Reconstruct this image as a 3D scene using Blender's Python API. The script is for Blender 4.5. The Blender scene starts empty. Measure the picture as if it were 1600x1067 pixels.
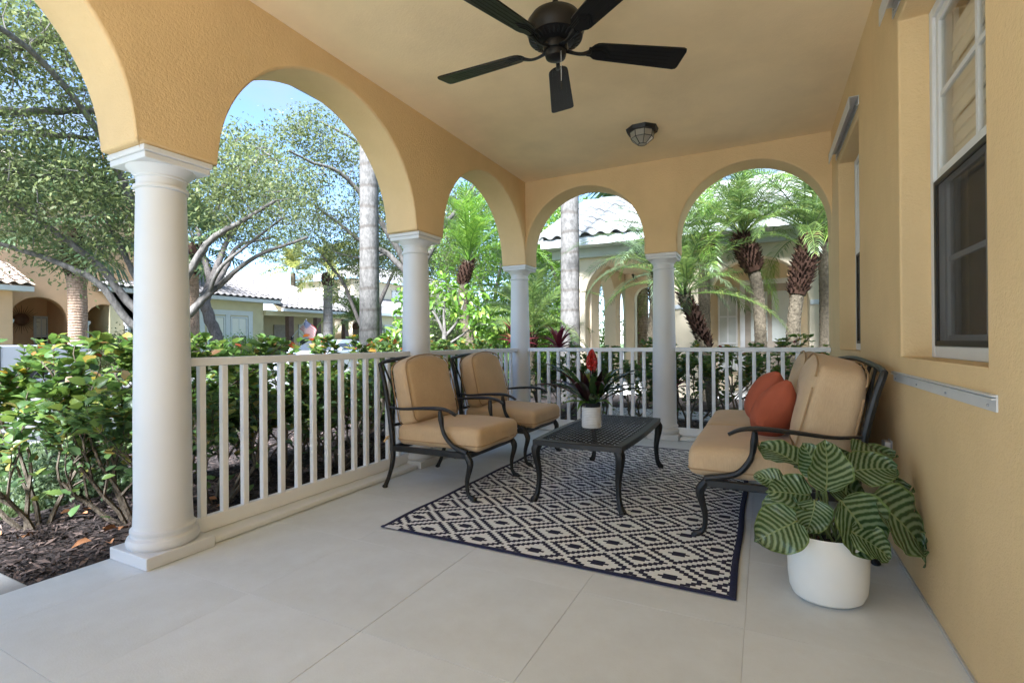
import bpy, bmesh, math, random
import numpy as np
from mathutils import Vector, Matrix, noise

R = math.radians
random.seed(7)
rng = np.random.default_rng(11)
scene = bpy.context.scene
col = scene.collection

# ------------------------------------------------------------------ camera
cam_d = bpy.data.cameras.new('camera')
cam = bpy.data.objects.new('camera', cam_d)
col.objects.link(cam)
YAW, PITCH, ROLL = R(26.867), R(0.109), R(-0.442)
cam.matrix_world = (Matrix.Translation((0, 0, 1.017)) @ Matrix.Rotation(YAW, 4, 'Z')
                    @ Matrix.Rotation(R(90) + PITCH, 4, 'X') @ Matrix.Rotation(ROLL, 4, 'Z'))
cam_d.sensor_fit = 'HORIZONTAL'
cam_d.sensor_width = 36.0
cam_d.lens = 778.05 * 36 / 1600
cam_d.clip_start = 0.05
cam_d.clip_end = 900
scene.camera = cam

# ------------------------------------------------------------------ world, sun, exposure
SUN_EL, SUN_AZ = R(44), R(-86)          # azimuth of the sun seen from the scene, from +X counter-clockwise
world = bpy.data.worlds.new('World')
scene.world = world
world.use_nodes = True
wn = world.node_tree
wn.nodes.clear()
sky = wn.nodes.new('ShaderNodeTexSky')
sky.sky_type = 'NISHITA'
sky.sun_disc = False
sky.sun_elevation = SUN_EL
sky.sun_rotation = R(90) - SUN_AZ
sky.air_density = 1.0
sky.dust_density = 0.6
sky.altitude = 1200
sky.ozone_density = 1.3
bg = wn.nodes.new('ShaderNodeBackground')
bg.inputs['Strength'].default_value = 0.066
wo = wn.nodes.new('ShaderNodeOutputWorld')
# thin broken cloud over the whole sky
wtc = wn.nodes.new('ShaderNodeTexCoord')
wmp = wn.nodes.new('ShaderNodeMapping')
wmp.inputs['Scale'].default_value = (1.0, 1.0, 2.6)
wns = wn.nodes.new('ShaderNodeTexNoise')
wns.inputs['Scale'].default_value = 2.3
wns.inputs['Detail'].default_value = 8
wns.inputs['Roughness'].default_value = 0.58
wrp = wn.nodes.new('ShaderNodeValToRGB')
wrp.color_ramp.elements[0].position = 0.44
wrp.color_ramp.elements[0].color = (0.04, 0.04, 0.04, 1)
wrp.color_ramp.elements[1].position = 0.66
wrp.color_ramp.elements[1].color = (0.75, 0.75, 0.75, 1)
wmx = wn.nodes.new('ShaderNodeMix')
wmx.data_type = 'RGBA'
wmx.inputs[7].default_value = (1.75, 1.80, 1.85, 1)
wn.links.new(wtc.outputs['Generated'], wmp.inputs['Vector'])
wn.links.new(wmp.outputs[0], wns.inputs['Vector'])
wn.links.new(wns.outputs['Fac'], wrp.inputs[0])
wn.links.new(wrp.outputs[0], wmx.inputs[0])
wn.links.new(sky.outputs[0], wmx.inputs[6])
wn.links.new(wmx.outputs[2], bg.inputs['Color'])
wn.links.new(bg.outputs[0], wo.inputs['Surface'])

sun_d = bpy.data.lights.new('sun', 'SUN')
sun_d.energy = 3.7
sun_d.angle = R(13)
sun_d.color = (1.0, 0.98, 0.955)
sun = bpy.data.objects.new('sun', sun_d)
col.objects.link(sun)
sdir = Vector((math.cos(SUN_EL) * math.cos(SUN_AZ), math.cos(SUN_EL) * math.sin(SUN_AZ), math.sin(SUN_EL)))
sun.rotation_euler = sdir.to_track_quat('Z', 'Y').to_euler()
sun.location = (0, 0, 12)

scene.view_settings.view_transform = 'Standard'
scene.view_settings.look = 'None'
scene.view_settings.gamma = 1.0
scene.view_settings.exposure = 2.84
scene.view_settings.use_white_balance = True
scene.view_settings.white_balance_temperature = 5700
scene.view_settings.white_balance_tint = 10
scene.render.engine = 'CYCLES'
scene.cycles.use_denoising = True
scene.cycles.max_bounces = 10
scene.cycles.diffuse_bounces = 6
scene.cycles.glossy_bounces = 4
scene.cycles.transmission_bounces = 6
scene.cycles.transparent_max_bounces = 12
scene.cycles.sample_clamp_indirect = 8.0

# ------------------------------------------------------------------ materials
MATS = {}


def newmat(name):
    m = bpy.data.materials.new(name)
    m.use_nodes = True
    nt = m.node_tree
    b = nt.nodes['Principled BSDF']
    MATS[name] = m
    return m, nt, b


def tex_coord(nt, kind='Object', scale=1.0):
    tc = nt.nodes.new('ShaderNodeTexCoord')
    mp = nt.nodes.new('ShaderNodeMapping')
    if not hasattr(scale, '__len__'):
        scale = (scale,) * 3
    mp.inputs['Scale'].default_value = scale
    nt.links.new(tc.outputs[kind], mp.inputs['Vector'])
    return mp.outputs[0]


def noise_tex(nt, vec, scale, detail=4.0, rough=0.55):
    n = nt.nodes.new('ShaderNodeTexNoise')
    n.inputs['Scale'].default_value = scale
    n.inputs['Detail'].default_value = detail
    n.inputs['Roughness'].default_value = rough
    nt.links.new(vec, n.inputs['Vector'])
    return n.outputs['Fac']


def ramp(nt, fac, stops):
    r = nt.nodes.new('ShaderNodeValToRGB')
    el = r.color_ramp.elements
    while len(el) < len(stops):
        el.new(0.5)
    for e, (p, c) in zip(el, stops):
        e.position = p
        e.color = (*c, 1) if len(c) == 3 else c
    nt.links.new(fac, r.inputs[0])
    return r.outputs[0]


def bump(nt, b, height, strength, dist=0.01):
    n = nt.nodes.new('ShaderNodeBump')
    n.inputs['Strength'].default_value = strength
    n.inputs['Distance'].default_value = dist
    nt.links.new(height, n.inputs['Height'])
    nt.links.new(n.outputs[0], b.inputs['Normal'])
    return n


def mul(c, k):
    return tuple(min(1, x * k) for x in c)


def plain(name, c, rough=0.6, var=0.08, scale=6.0, bscale=60.0, bstr=0.15, bdist=0.004, spec=0.4, metal=0.0, coat=0.0):
    """base colour with large soft mottling and a fine relief"""
    m, nt, b = newmat(name)
    v = tex_coord(nt)
    f = noise_tex(nt, v, scale)
    nt.links.new(ramp(nt, f, [(0.3, mul(c, 1 - var)), (0.7, mul(c, 1 + var))]), b.inputs['Base Color'])
    b.inputs['Roughness'].default_value = rough
    b.inputs['Specular IOR Level'].default_value = spec
    b.inputs['Metallic'].default_value = metal
    b.inputs['Coat Weight'].default_value = coat
    if bstr:
        bump(nt, b, noise_tex(nt, v, bscale, 3), bstr, bdist)
    return m


def leafmat(name, stops, rough=0.42, trans=0.3, spec=0.5, tcol=None):
    """each leaf its own tone; light passes through the blade"""
    m, nt, b = newmat(name)
    g = nt.nodes.new('ShaderNodeNewGeometry')
    oi = nt.nodes.new('ShaderNodeObjectInfo')
    ad = nt.nodes.new('ShaderNodeMath')
    ad.operation = 'ADD'
    fr = nt.nodes.new('ShaderNodeMath')
    fr.operation = 'FRACT'
    nt.links.new(g.outputs['Random Per Island'], ad.inputs[0])
    nt.links.new(oi.outputs['Random'], ad.inputs[1])
    nt.links.new(ad.outputs[0], fr.inputs[0])
    c = ramp(nt, fr.outputs[0], stops)
    nt.links.new(c, b.inputs['Base Color'])
    b.inputs['Roughness'].default_value = rough
    b.inputs['Specular IOR Level'].default_value = spec
    t = nt.nodes.new('ShaderNodeBsdfTranslucent')
    hs = nt.nodes.new('ShaderNodeHueSaturation')
    hs.inputs['Value'].default_value = 1.5
    hs.inputs['Saturation'].default_value = 1.05
    nt.links.new(c, hs.inputs['Color'])
    nt.links.new(hs.outputs[0], t.inputs['Color'])
    mx = nt.nodes.new('ShaderNodeMixShader')
    mx.inputs[0].default_value = trans
    nt.links.new(b.outputs[0], mx.inputs[1])
    nt.links.new(t.outputs[0], mx.inputs[2])
    nt.links.new(mx.outputs[0], nt.nodes['Material Output'].inputs['Surface'])
    return m


def stucco(name, c, bs=0.35):
    m, nt, b = newmat(name)
    v = tex_coord(nt)
    f = noise_tex(nt, v, 2.2, 6, 0.6)
    big = noise_tex(nt, tex_coord(nt, scale=(1, 1, 0.45)), 0.9, 6, 0.65)
    c0 = ramp(nt, f, [(0.3, mul(c, 0.95)), (0.7, mul(c, 1.04))])
    mx = nt.nodes.new('ShaderNodeMix')
    mx.data_type = 'RGBA'
    mx.blend_type = 'MULTIPLY'
    mx.inputs[0].default_value = 1.0
    nt.links.new(c0, mx.inputs[6])
    nt.links.new(ramp(nt, big, [(0.32, (0.90, 0.89, 0.87)), (0.58, (1, 1, 1))]), mx.inputs[7])
    nt.links.new(mx.outputs[2], b.inputs['Base Color'])
    b.inputs['Roughness'].default_value = 0.75
    b.inputs['Specular IOR Level'].default_value = 0.25
    n1 = noise_tex(nt, v, 72, 5, 0.66)
    n2 = noise_tex(nt, v, 130, 3)
    a = nt.nodes.new('ShaderNodeMath')
    a.operation = 'MULTIPLY_ADD'
    a.inputs[1].default_value = 0.4
    nt.links.new(n2, a.inputs[0])
    nt.links.new(n1, a.inputs[2])
    bump(nt, b, a.outputs[0], bs, 0.012)
    return m


def bark(name, c1, c2, scale=(9, 9, 3), bs=0.7, rings=0.0):
    m, nt, b = newmat(name)
    v = tex_coord(nt, scale=scale)
    f = noise_tex(nt, v, 2.0, 7, 0.65)
    cc = ramp(nt, f, [(0.32, c1), (0.66, c2)])
    h = f
    if rings:
        w = nt.nodes.new('ShaderNodeTexWave')
        w.wave_type = 'BANDS'
        w.bands_direction = 'Z'
        w.inputs['Scale'].default_value = rings
        w.inputs['Distortion'].default_value = 2.5
        w.inputs['Detail'].default_value = 3
        w.inputs['Detail Scale'].default_value = 1.4
        nt.links.new(tex_coord(nt), w.inputs['Vector'])
        r2 = ramp(nt, w.outputs['Fac'], [(0.0, (0.72, 0.68, 0.64)), (0.10, (1, 1, 1))])
        mx = nt.nodes.new('ShaderNodeMix')
        mx.data_type = 'RGBA'
        mx.blend_type = 'MULTIPLY'
        mx.inputs[0].default_value = 1.0
        nt.links.new(cc, mx.inputs[6])
        nt.links.new(r2, mx.inputs[7])
        cc = mx.outputs[2]
        ad = nt.nodes.new('ShaderNodeMath')
        ad.operation = 'ADD'
        nt.links.new(f, ad.inputs[0])
        nt.links.new(w.outputs['Fac'], ad.inputs[1])
        h = ad.outputs[0]
    nt.links.new(cc, b.inputs['Base Color'])
    b.inputs['Roughness'].default_value = 0.85
    b.inputs['Specular IOR Level'].default_value = 0.2
    bump(nt, b, h, bs, 0.02)
    return m


YEL = (0.72, 0.525, 0.275)
stucco('stucco', YEL, 0.4)
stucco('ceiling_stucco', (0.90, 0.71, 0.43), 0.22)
stucco('stucco_orange', (0.74, 0.47, 0.27), 0.3)
stucco('stucco_cream', (0.66, 0.58, 0.36), 0.3)
stucco('stucco_beige', (0.74, 0.62, 0.44), 0.3)
plain('white_paint', (0.80, 0.81, 0.82), 0.42, 0.03, 3, 35, 0.05, 0.003)
plain('column_white', (0.64, 0.645, 0.645), 0.5, 0.035, 2.5, 70, 0.07, 0.003)
plain('trim_white', (0.66, 0.66, 0.65), 0.5, 0.04)
plain('fascia_grey', (0.5, 0.52, 0.48), 0.55, 0.04)
plain('floor_tile', (0.69, 0.72, 0.735), 0.55, 0.045, 3.2, 150, 0.22, 0.004, 0.35)
def tile_tone():
    m = MATS['floor_tile']
    nt = m.node_tree
    b = nt.nodes['Principled BSDF']
    src = b.inputs['Base Color'].links[0].from_socket
    oi = nt.nodes.new('ShaderNodeObjectInfo')
    v = tex_coord(nt)
    tone = ramp(nt, oi.outputs['Random'], [(0.0, (0.955, 0.955, 0.95)), (1.0, (1, 1, 1))])
    n = noise_tex(nt, v, 1.1, 6, 0.7)
    dirt = ramp(nt, n, [(0.36, (0.90, 0.885, 0.86)), (0.56, (1, 1, 1))])
    sp = noise_tex(nt, v, 240, 2)
    spk = ramp(nt, sp, [(0.26, (0.80, 0.78, 0.74)), (0.34, (1, 1, 1))])
    for t in (tone, dirt, spk):
        mx = nt.nodes.new('ShaderNodeMix')
        mx.data_type = 'RGBA'
        mx.blend_type = 'MULTIPLY'
        mx.inputs[0].default_value = 1.0
        nt.links.new(src, mx.inputs[6])
        nt.links.new(t, mx.inputs[7])
        src = mx.outputs[2]
    nt.links.new(src, b.inputs['Base Color'])
    nt.links.new(ramp(nt, n, [(0.3, (0.62, 0.62, 0.62)), (0.7, (0.45, 0.45, 0.45))]), b.inputs['Roughness'])


tile_tone()
plain('grout', (0.62, 0.60, 0.55), 0.85, 0.08)
plain('curb_paint', (0.68, 0.69, 0.68), 0.6, 0.05, 4, 90, 0.15)
plain('bounce_slab_pale', (0.76, 0.76, 0.745), 0.8, 0.06, 3, 90, 0.2)  # kept pale so the added slab throws sunlight into the porch
plain('concrete', (0.50, 0.48, 0.44), 0.85, 0.1, 3, 90, 0.3)
plain('walk_grey', (0.33, 0.32, 0.30), 0.85, 0.1, 3, 90, 0.3)
plain('asphalt', (0.17, 0.165, 0.155), 0.9, 0.12, 2, 120, 0.4)
plain('cast_metal', (0.014, 0.0135, 0.013), 0.45, 0.3, 20, 120, 0.3, 0.003, 0.4, 0.0)
plain('fan_metal', (0.010, 0.009, 0.0085), 0.4, 0.25, 12, 90, 0.1, 0.002, 0.5, 0.4)
plain('lamp_black', (0.012, 0.012, 0.012), 0.5, 0.2)
plain('alu', (0.62, 0.62, 0.61), 0.45, 0.06, 8, 60, 0.05, 0.002, 0.5, 0.25)
plain('soil', (0.03, 0.022, 0.016), 0.95, 0.4, 30, 60, 0.8)
plain('pot_white', (0.76, 0.745, 0.69), 0.38, 0.03, 5, 40, 0.04)
plain('terracotta_cloth', (0.34, 0.088, 0.045), 0.85, 0.08, 9, 420, 0.35, 0.003, 0.2)
plain('black_rubber', (0.015, 0.015, 0.015), 0.8, 0.2)
plain('car_white', (0.40, 0.41, 0.42), 0.25, 0.02, 2, 10, 0.0, 0.0, 0.5, 0.0, 0.6)
plain('car_silver', (0.50, 0.51, 0.52), 0.25, 0.02, 2, 10, 0.0, 0.0, 0.5, 0.3, 0.6)
plain('car_glass', (0.045, 0.05, 0.055), 0.05, 0.0, 2, 10, 0.0)
plain('rim_metal', (0.4, 0.4, 0.42), 0.35, 0.1, 6, 10, 0.0, 0.0, 0.5, 0.8)
plain('tail_red', (0.4, 0.02, 0.02), 0.3)
plain('brown_post', (0.17, 0.105, 0.08), 0.7, 0.15)
plain('iron', (0.06, 0.03, 0.018), 0.6, 0.3)
plain('door_brown', (0.34, 0.29, 0.23), 0.5, 0.15)
plain('flag_red', (0.5, 0.06, 0.06), 0.8)
plain('flag_white', (0.75, 0.73, 0.70), 0.8)
plain('flag_blue', (0.06, 0.08, 0.22), 0.8)
plain('roof_tile_white', (0.38, 0.37, 0.35), 0.75, 0.12, 5, 40, 0.25)
plain('roof_tile_cream', (0.25, 0.225, 0.205), 0.8, 0.2, 4, 40, 0.25)
plain('roof_tile_brown', (0.36, 0.28, 0.21), 0.8, 0.3, 4, 40, 0.25)
plain('dark_room', (0.05, 0.042, 0.036), 0.9, 0.2)  # shade of the unlit room is put into this near-black colour
plain('blind', (0.82, 0.78, 0.68), 0.6, 0.03)
plain('rib_pot', (0.74, 0.73, 0.71), 0.5, 0.05, 9, 60, 0.1)
plain('dry_leaf', (0.34, 0.16, 0.07), 0.75, 0.35, 14, 50, 0.3)
plain('mulch_base', (0.04, 0.029, 0.024), 0.95, 0.5, 22, 55, 1.0, 0.03)
plain('lawn_base', (0.075, 0.105, 0.035), 0.95, 0.3, 5, 90, 0.9, 0.03)
plain('far_ground', (0.10, 0.15, 0.05), 0.95, 0.3, 1.5, 30, 0.6, 0.03)
plain('rug_navy', (0.018, 0.02, 0.06), 0.85, 0.2, 40, 300, 0.4, 0.003)
plain('rug_tag', (0.7, 0.7, 0.7), 0.7)
plain('royal_shaft', (0.13, 0.24, 0.06), 0.5, 0.15)
plain('sunflower_brass', (0.16, 0.075, 0.04), 0.5, 0.3)
plain('frond_stem', (0.17, 0.20, 0.06), 0.5, 0.2)
plain('flower_red', (0.33, 0.018, 0.012), 0.45, 0.5, 45)

leafmat('oak_leaf', [(0.0, (0.085, 0.110, 0.045)), (0.45, (0.135, 0.165, 0.062)), (0.8, (0.185, 0.21, 0.075)), (1.0, (0.26, 0.27, 0.12))], 0.58, 0.42, 0.3)
leafmat('oak_leaf_dark', [(0.0, (0.065, 0.088, 0.036)), (0.5, (0.10, 0.130, 0.05)), (1.0, (0.16, 0.185, 0.07))], 0.58, 0.4, 0.3)
leafmat('hedge_leaf', [(0.0, (0.065, 0.115, 0.035)), (0.35, (0.105, 0.185, 0.04)), (0.70, (0.145, 0.215, 0.045)), (0.94, (0.20, 0.245, 0.05)), (0.985, (0.30, 0.24, 0.05)), (1.0, (0.30, 0.15, 0.07))], 0.36, 0.36, 0.45)
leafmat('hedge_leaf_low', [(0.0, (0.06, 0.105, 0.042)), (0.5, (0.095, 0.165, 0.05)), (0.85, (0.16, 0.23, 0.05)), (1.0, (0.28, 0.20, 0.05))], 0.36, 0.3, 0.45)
leafmat('red_tip_leaf', [(0.0, (0.30, 0.03, 0.03)), (0.5, (0.42, 0.12, 0.03)), (1.0, (0.36, 0.30, 0.04))], 0.4, 0.3)
leafmat('palm_leaf', [(0.0, (0.06, 0.10, 0.03)), (0.5, (0.105, 0.165, 0.04)), (0.85, (0.17, 0.235, 0.055)), (1.0, (0.25, 0.27, 0.07))], 0.33, 0.34)
leafmat('palm_leaf_grey', [(0.0, (0.07, 0.11, 0.05)), (0.5, (0.12, 0.17, 0.08)), (1.0, (0.19, 0.24, 0.12))], 0.4, 0.3)
leafmat('palm_leaf_yellow', [(0.0, (0.13, 0.16, 0.04)), (0.5, (0.22, 0.23, 0.05)), (1.0, (0.34, 0.31, 0.08))], 0.4, 0.35)
leafmat('fan_leaf', [(0.0, (0.04, 0.075, 0.03)), (1.0, (0.09, 0.13, 0.05))], 0.4, 0.2)
leafmat('bright_leaf', [(0.0, (0.07, 0.15, 0.02)), (0.5, (0.14, 0.26, 0.03)), (1.0, (0.26, 0.36, 0.06))], 0.35, 0.35)
leafmat('grass_blade', [(0.0, (0.06, 0.095, 0.03)), (0.6, (0.10, 0.145, 0.045)), (1.0, (0.17, 0.19, 0.08))], 0.55, 0.3)
leafmat('mulch_chip', [(0.0, (0.014, 0.011, 0.010)), (0.5, (0.045, 0.032, 0.027)), (0.85, (0.10, 0.07, 0.057)), (1.0, (0.21, 0.15, 0.12))], 0.85, 0.0, 0.3)
leafmat('cordyline_leaf', [(0.0, (0.10, 0.015, 0.025)), (0.6, (0.22, 0.03, 0.05)), (1.0, (0.20, 0.10, 0.04))], 0.4, 0.25)
leafmat('bromeliad_leaf', [(0.0, (0.025, 0.05, 0.02)), (0.75, (0.045, 0.085, 0.025)), (0.9, (0.12, 0.17, 0.03)), (1.0, (0.20, 0.24, 0.05))], 0.25, 0.12, 0.5)
leafmat('bromeliad_core', [(0.0, (0.02, 0.006, 0.008)), (1.0, (0.06, 0.012, 0.014))], 0.3, 0.08, 0.5)
leafmat('boot', [(0.0, (0.022, 0.012, 0.008)), (0.7, (0.05, 0.025, 0.015)), (0.93, (0.08, 0.045, 0.026)), (1.0, (0.18, 0.11, 0.06))], 0.9, 0.0, 0.15)
bark('oak_bark', (0.075, 0.066, 0.056), (0.20, 0.18, 0.155), (10, 10, 3.5))
bark('oak_bark_dark', (0.05, 0.042, 0.036), (0.14, 0.12, 0.10), (8, 8, 3))
bark('stem_bark', (0.07, 0.055, 0.04), (0.17, 0.14, 0.10), (24, 24, 9))
bark('royal_bark', (0.085, 0.078, 0.068), (0.19, 0.175, 0.155), (11, 11, 6), 0.3, 0.9)
bark('palm_bark', (0.06, 0.047, 0.03), (0.16, 0.13, 0.085), (18, 18, 14), 0.9)
bark('cabbage_bark', (0.17, 0.11, 0.07), (0.40, 0.28, 0.19), (9, 9, 4), 0.7, 4.0)


def cushion_mat():
    m, nt, b = newmat('cushion_cloth')
    v = tex_coord(nt)
    c = (0.56, 0.40, 0.235)
    f = noise_tex(nt, v, 5, 4)
    base = ramp(nt, f, [(0.3, mul(c, 0.94)), (0.7, mul(c, 1.05))])
    v2 = tex_coord(nt, scale=(300, 300, 22))
    f2 = noise_tex(nt, v2, 1.0, 2)
    th = ramp(nt, f2, [(0.3, (0.86, 0.85, 0.83)), (0.7, (1, 1, 1))])
    mx = nt.nodes.new('ShaderNodeMix')
    mx.data_type = 'RGBA'
    mx.blend_type = 'MULTIPLY'
    mx.inputs[0].default_value = 0.8
    nt.links.new(base, mx.inputs[6])
    nt.links.new(th, mx.inputs[7])
    nt.links.new(mx.outputs[2], b.inputs['Base Color'])
    b.inputs['Roughness'].default_value = 0.9
    b.inputs['Specular IOR Level'].default_value = 0.15
    b.inputs['Sheen Weight'].default_value = 0.15
    w = noise_tex(nt, tex_coord(nt, scale=(1, 1, 2.2)), 9, 3)
    bump(nt, b, w, 0.35, 0.02)
    return m


cushion_mat()
plain('welt', (0.34, 0.22, 0.11), 0.9, 0.1)


def glass_mat(name, tint, gloss):
    m, nt, b = newmat(name)
    t = nt.nodes.new('ShaderNodeBsdfTransparent')
    t.inputs[0].default_value = (*tint, 1)
    g = nt.nodes.new('ShaderNodeBsdfGlossy')
    g.inputs['Roughness'].default_value = 0.02
    fr = nt.nodes.new('ShaderNodeFresnel')
    fr.inputs[0].default_value = 1.5
    ma = nt.nodes.new('ShaderNodeMath')
    ma.operation = 'MULTIPLY'
    ma.inputs[1].default_value = gloss
    ma.use_clamp = True
    nt.links.new(fr.outputs[0], ma.inputs[0])
    mx = nt.nodes.new('ShaderNodeMixShader')
    nt.links.new(ma.outputs[0], mx.inputs[0])
    nt.links.new(t.outputs[0], mx.inputs[1])
    nt.links.new(g.outputs[0], mx.inputs[2])
    nt.links.new(mx.outputs[0], nt.nodes['Material Output'].inputs['Surface'])
    return m


glass_mat('pane_glass', (0.985, 0.98, 0.96), 0.45)
def screen_mat():
    m, nt, b = newmat('screen_mesh')
    b.inputs['Base Color'].default_value = (0.045, 0.04, 0.036, 1)
    b.inputs['Roughness'].default_value = 0.8
    t = nt.nodes.new('ShaderNodeBsdfTransparent')
    mx = nt.nodes.new('ShaderNodeMixShader')
    mx.inputs[0].default_value = 0.36
    nt.links.new(t.outputs[0], mx.inputs[1])
    nt.links.new(b.outputs[0], mx.inputs[2])
    nt.links.new(mx.outputs[0], nt.nodes['Material Output'].inputs['Surface'])


screen_mat()
m, nt, b = newmat('frosted_glass')
b.inputs['Base Color'].default_value = (0.30, 0.28, 0.23, 1)
b.inputs['Roughness'].default_value = 0.3
b.inputs['Specular IOR Level'].default_value = 0.6
bump(nt, b, noise_tex(nt, tex_coord(nt), 90, 3), 0.2, 0.003)


def math_node(nt, op, a, b=None, c=None):
    n = nt.nodes.new('ShaderNodeMath')
    n.operation = op
    for i, x in enumerate((a, b, c)):
        if x is None:
            continue
        if isinstance(x, (int, float)):
            n.inputs[i].default_value = x
        else:
            nt.links.new(x, n.inputs[i])
    return n.outputs[0]


def rug_mat():
    """stepped navy diamonds woven into a cream ground: a flat woven pattern"""
    m, nt, b = newmat('rug_weave')
    tc = nt.nodes.new('ShaderNodeTexCoord')
    sp = nt.nodes.new('ShaderNodeSeparateXYZ')
    nt.links.new(tc.outputs['Object'], sp.inputs[0])
    M = lambda *a: math_node(nt, *a)
    PX, PY, N = 0.318, 0.256, 16
    i = M('FLOOR', M('ADD', M('DIVIDE', sp.outputs[0], PX / N), 0.5))
    j = M('FLOOR', M('ADD', M('DIVIDE', sp.outputs[1], PY / N), 0.5))

    def dist(oi, oj):
        a = M('ABSOLUTE', M('SUBTRACT', M('FLOORED_MODULO', M('ADD', i, 8 + oi), N), 8))
        c = M('ABSOLUTE', M('SUBTRACT', M('FLOORED_MODULO', M('ADD', j, 8 + oj), N), 8))
        return a, c, M('ADD', a, c)
    a1, c1, m1 = dist(0, 0)
    a2, c2, m2 = dist(8, 8)
    near = M('LESS_THAN', m1, m2)
    mm = M('MINIMUM', m1, m2)
    pick = lambda p, q: M('ADD', M('MULTIPLY', near, p), M('MULTIPLY', M('SUBTRACT', 1, near), q))
    aa, cc = pick(a1, a2), pick(c1, c2)
    mr = M('SUBTRACT', mm, near)
    ring = M('MULTIPLY', M('GREATER_THAN', mr, 4.5), M('LESS_THAN', mr, 6.5))
    blk = M('MULTIPLY', M('LESS_THAN', aa, 1.5), M('LESS_THAN', cc, 1.5))
    dash = M('MULTIPLY', M('LESS_THAN', aa, 2.5), M('LESS_THAN', cc, 0.5))
    navy = M('MAXIMUM', ring, M('MAXIMUM', blk, dash))
    v = tex_coord(nt, scale=(60, 260, 1))
    f = noise_tex(nt, v, 1.0, 2)
    cream = ramp(nt, f, [(0.3, (0.74, 0.745, 0.73)), (0.7, (0.86, 0.865, 0.85))])
    nav = ramp(nt, f, [(0.3, (0.012, 0.012, 0.032)), (0.7, (0.026, 0.026, 0.06))])
    mx = nt.nodes.new('ShaderNodeMix')
    mx.data_type = 'RGBA'
    nt.links.new(navy, mx.inputs[0])
    nt.links.new(cream, mx.inputs[6])
    nt.links.new(nav, mx.inputs[7])
    nt.links.new(mx.outputs[2], b.inputs['Base Color'])
    b.inputs['Roughness'].default_value = 0.75
    b.inputs['Specular IOR Level'].default_value = 0.25
    wv = nt.nodes.new('ShaderNodeTexWave')
    wv.bands_direction = 'Y'
    wv.inputs['Scale'].default_value = 30
    nt.links.new(tc.outputs['Object'], wv.inputs['Vector'])
    bump(nt, b, wv.outputs['Fac'], 0.5, 0.003)


rug_mat()


def calathea_mat():
    """pale green blade with dark feathered bands along the side veins; uses the leaf's own UV"""
    m, nt, b = newmat('calathea_leaf')
    uv = nt.nodes.new('ShaderNodeUVMap')
    sp = nt.nodes.new('ShaderNodeSeparateXYZ')
    nt.links.new(uv.outputs[0], sp.inputs[0])
    M = lambda *a: math_node(nt, *a)
    au = M('ABSOLUTE', sp.outputs[0])
    ph = M('SUBTRACT', sp.outputs[1], M('MULTIPLY', M('POWER', au, 1.25), 0.30))
    nz = noise_tex(nt, uv.outputs[0], 7, 2)
    w = M('SINE', M('ADD', M('MULTIPLY', ph, 55.0), M('MULTIPLY', nz, 2.2)))
    edge = M('GREATER_THAN', au, 0.93)
    mid = M('LESS_THAN', au, 0.035)
    fac = M('ADD', M('MULTIPLY', w, 0.5), 0.5)
    cc = ramp(nt, fac, [(0.18, (0.026, 0.055, 0.02)), (0.36, (0.05, 0.095, 0.032)), (0.56, (0.125, 0.19, 0.085)), (0.92, (0.20, 0.265, 0.145))])
    mx = nt.nodes.new('ShaderNodeMix')
    mx.data_type = 'RGBA'
    nt.links.new(M('MULTIPLY', edge, 0.8), mx.inputs[0])
    nt.links.new(cc, mx.inputs[6])
    mx.inputs[7].default_value = (0.13, 0.19, 0.05, 1)
    m2 = nt.nodes.new('ShaderNodeMix')
    m2.data_type = 'RGBA'
    nt.links.new(mid, m2.inputs[0])
    nt.links.new(mx.outputs[2], m2.inputs[6])
    m2.inputs[7].default_value = (0.20, 0.26, 0.11, 1)
    nt.links.new(m2.outputs[2], b.inputs['Base Color'])
    b.inputs['Roughness'].default_value = 0.27
    b.inputs['Specular IOR Level'].default_value = 0.5
    bump(nt, b, w, 0.25, 0.005)
    t = nt.nodes.new('ShaderNodeBsdfTranslucent')
    t.inputs[0].default_value = (0.16, 0.26, 0.06, 1)
    ms = nt.nodes.new('ShaderNodeMixShader')
    ms.inputs[0].default_value = 0.15
    nt.links.new(b.outputs[0], ms.inputs[1])
    nt.links.new(t.outputs[0], ms.inputs[2])
    nt.links.new(ms.outputs[0], nt.nodes['Material Output'].inputs['Surface'])


calathea_mat()

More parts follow.
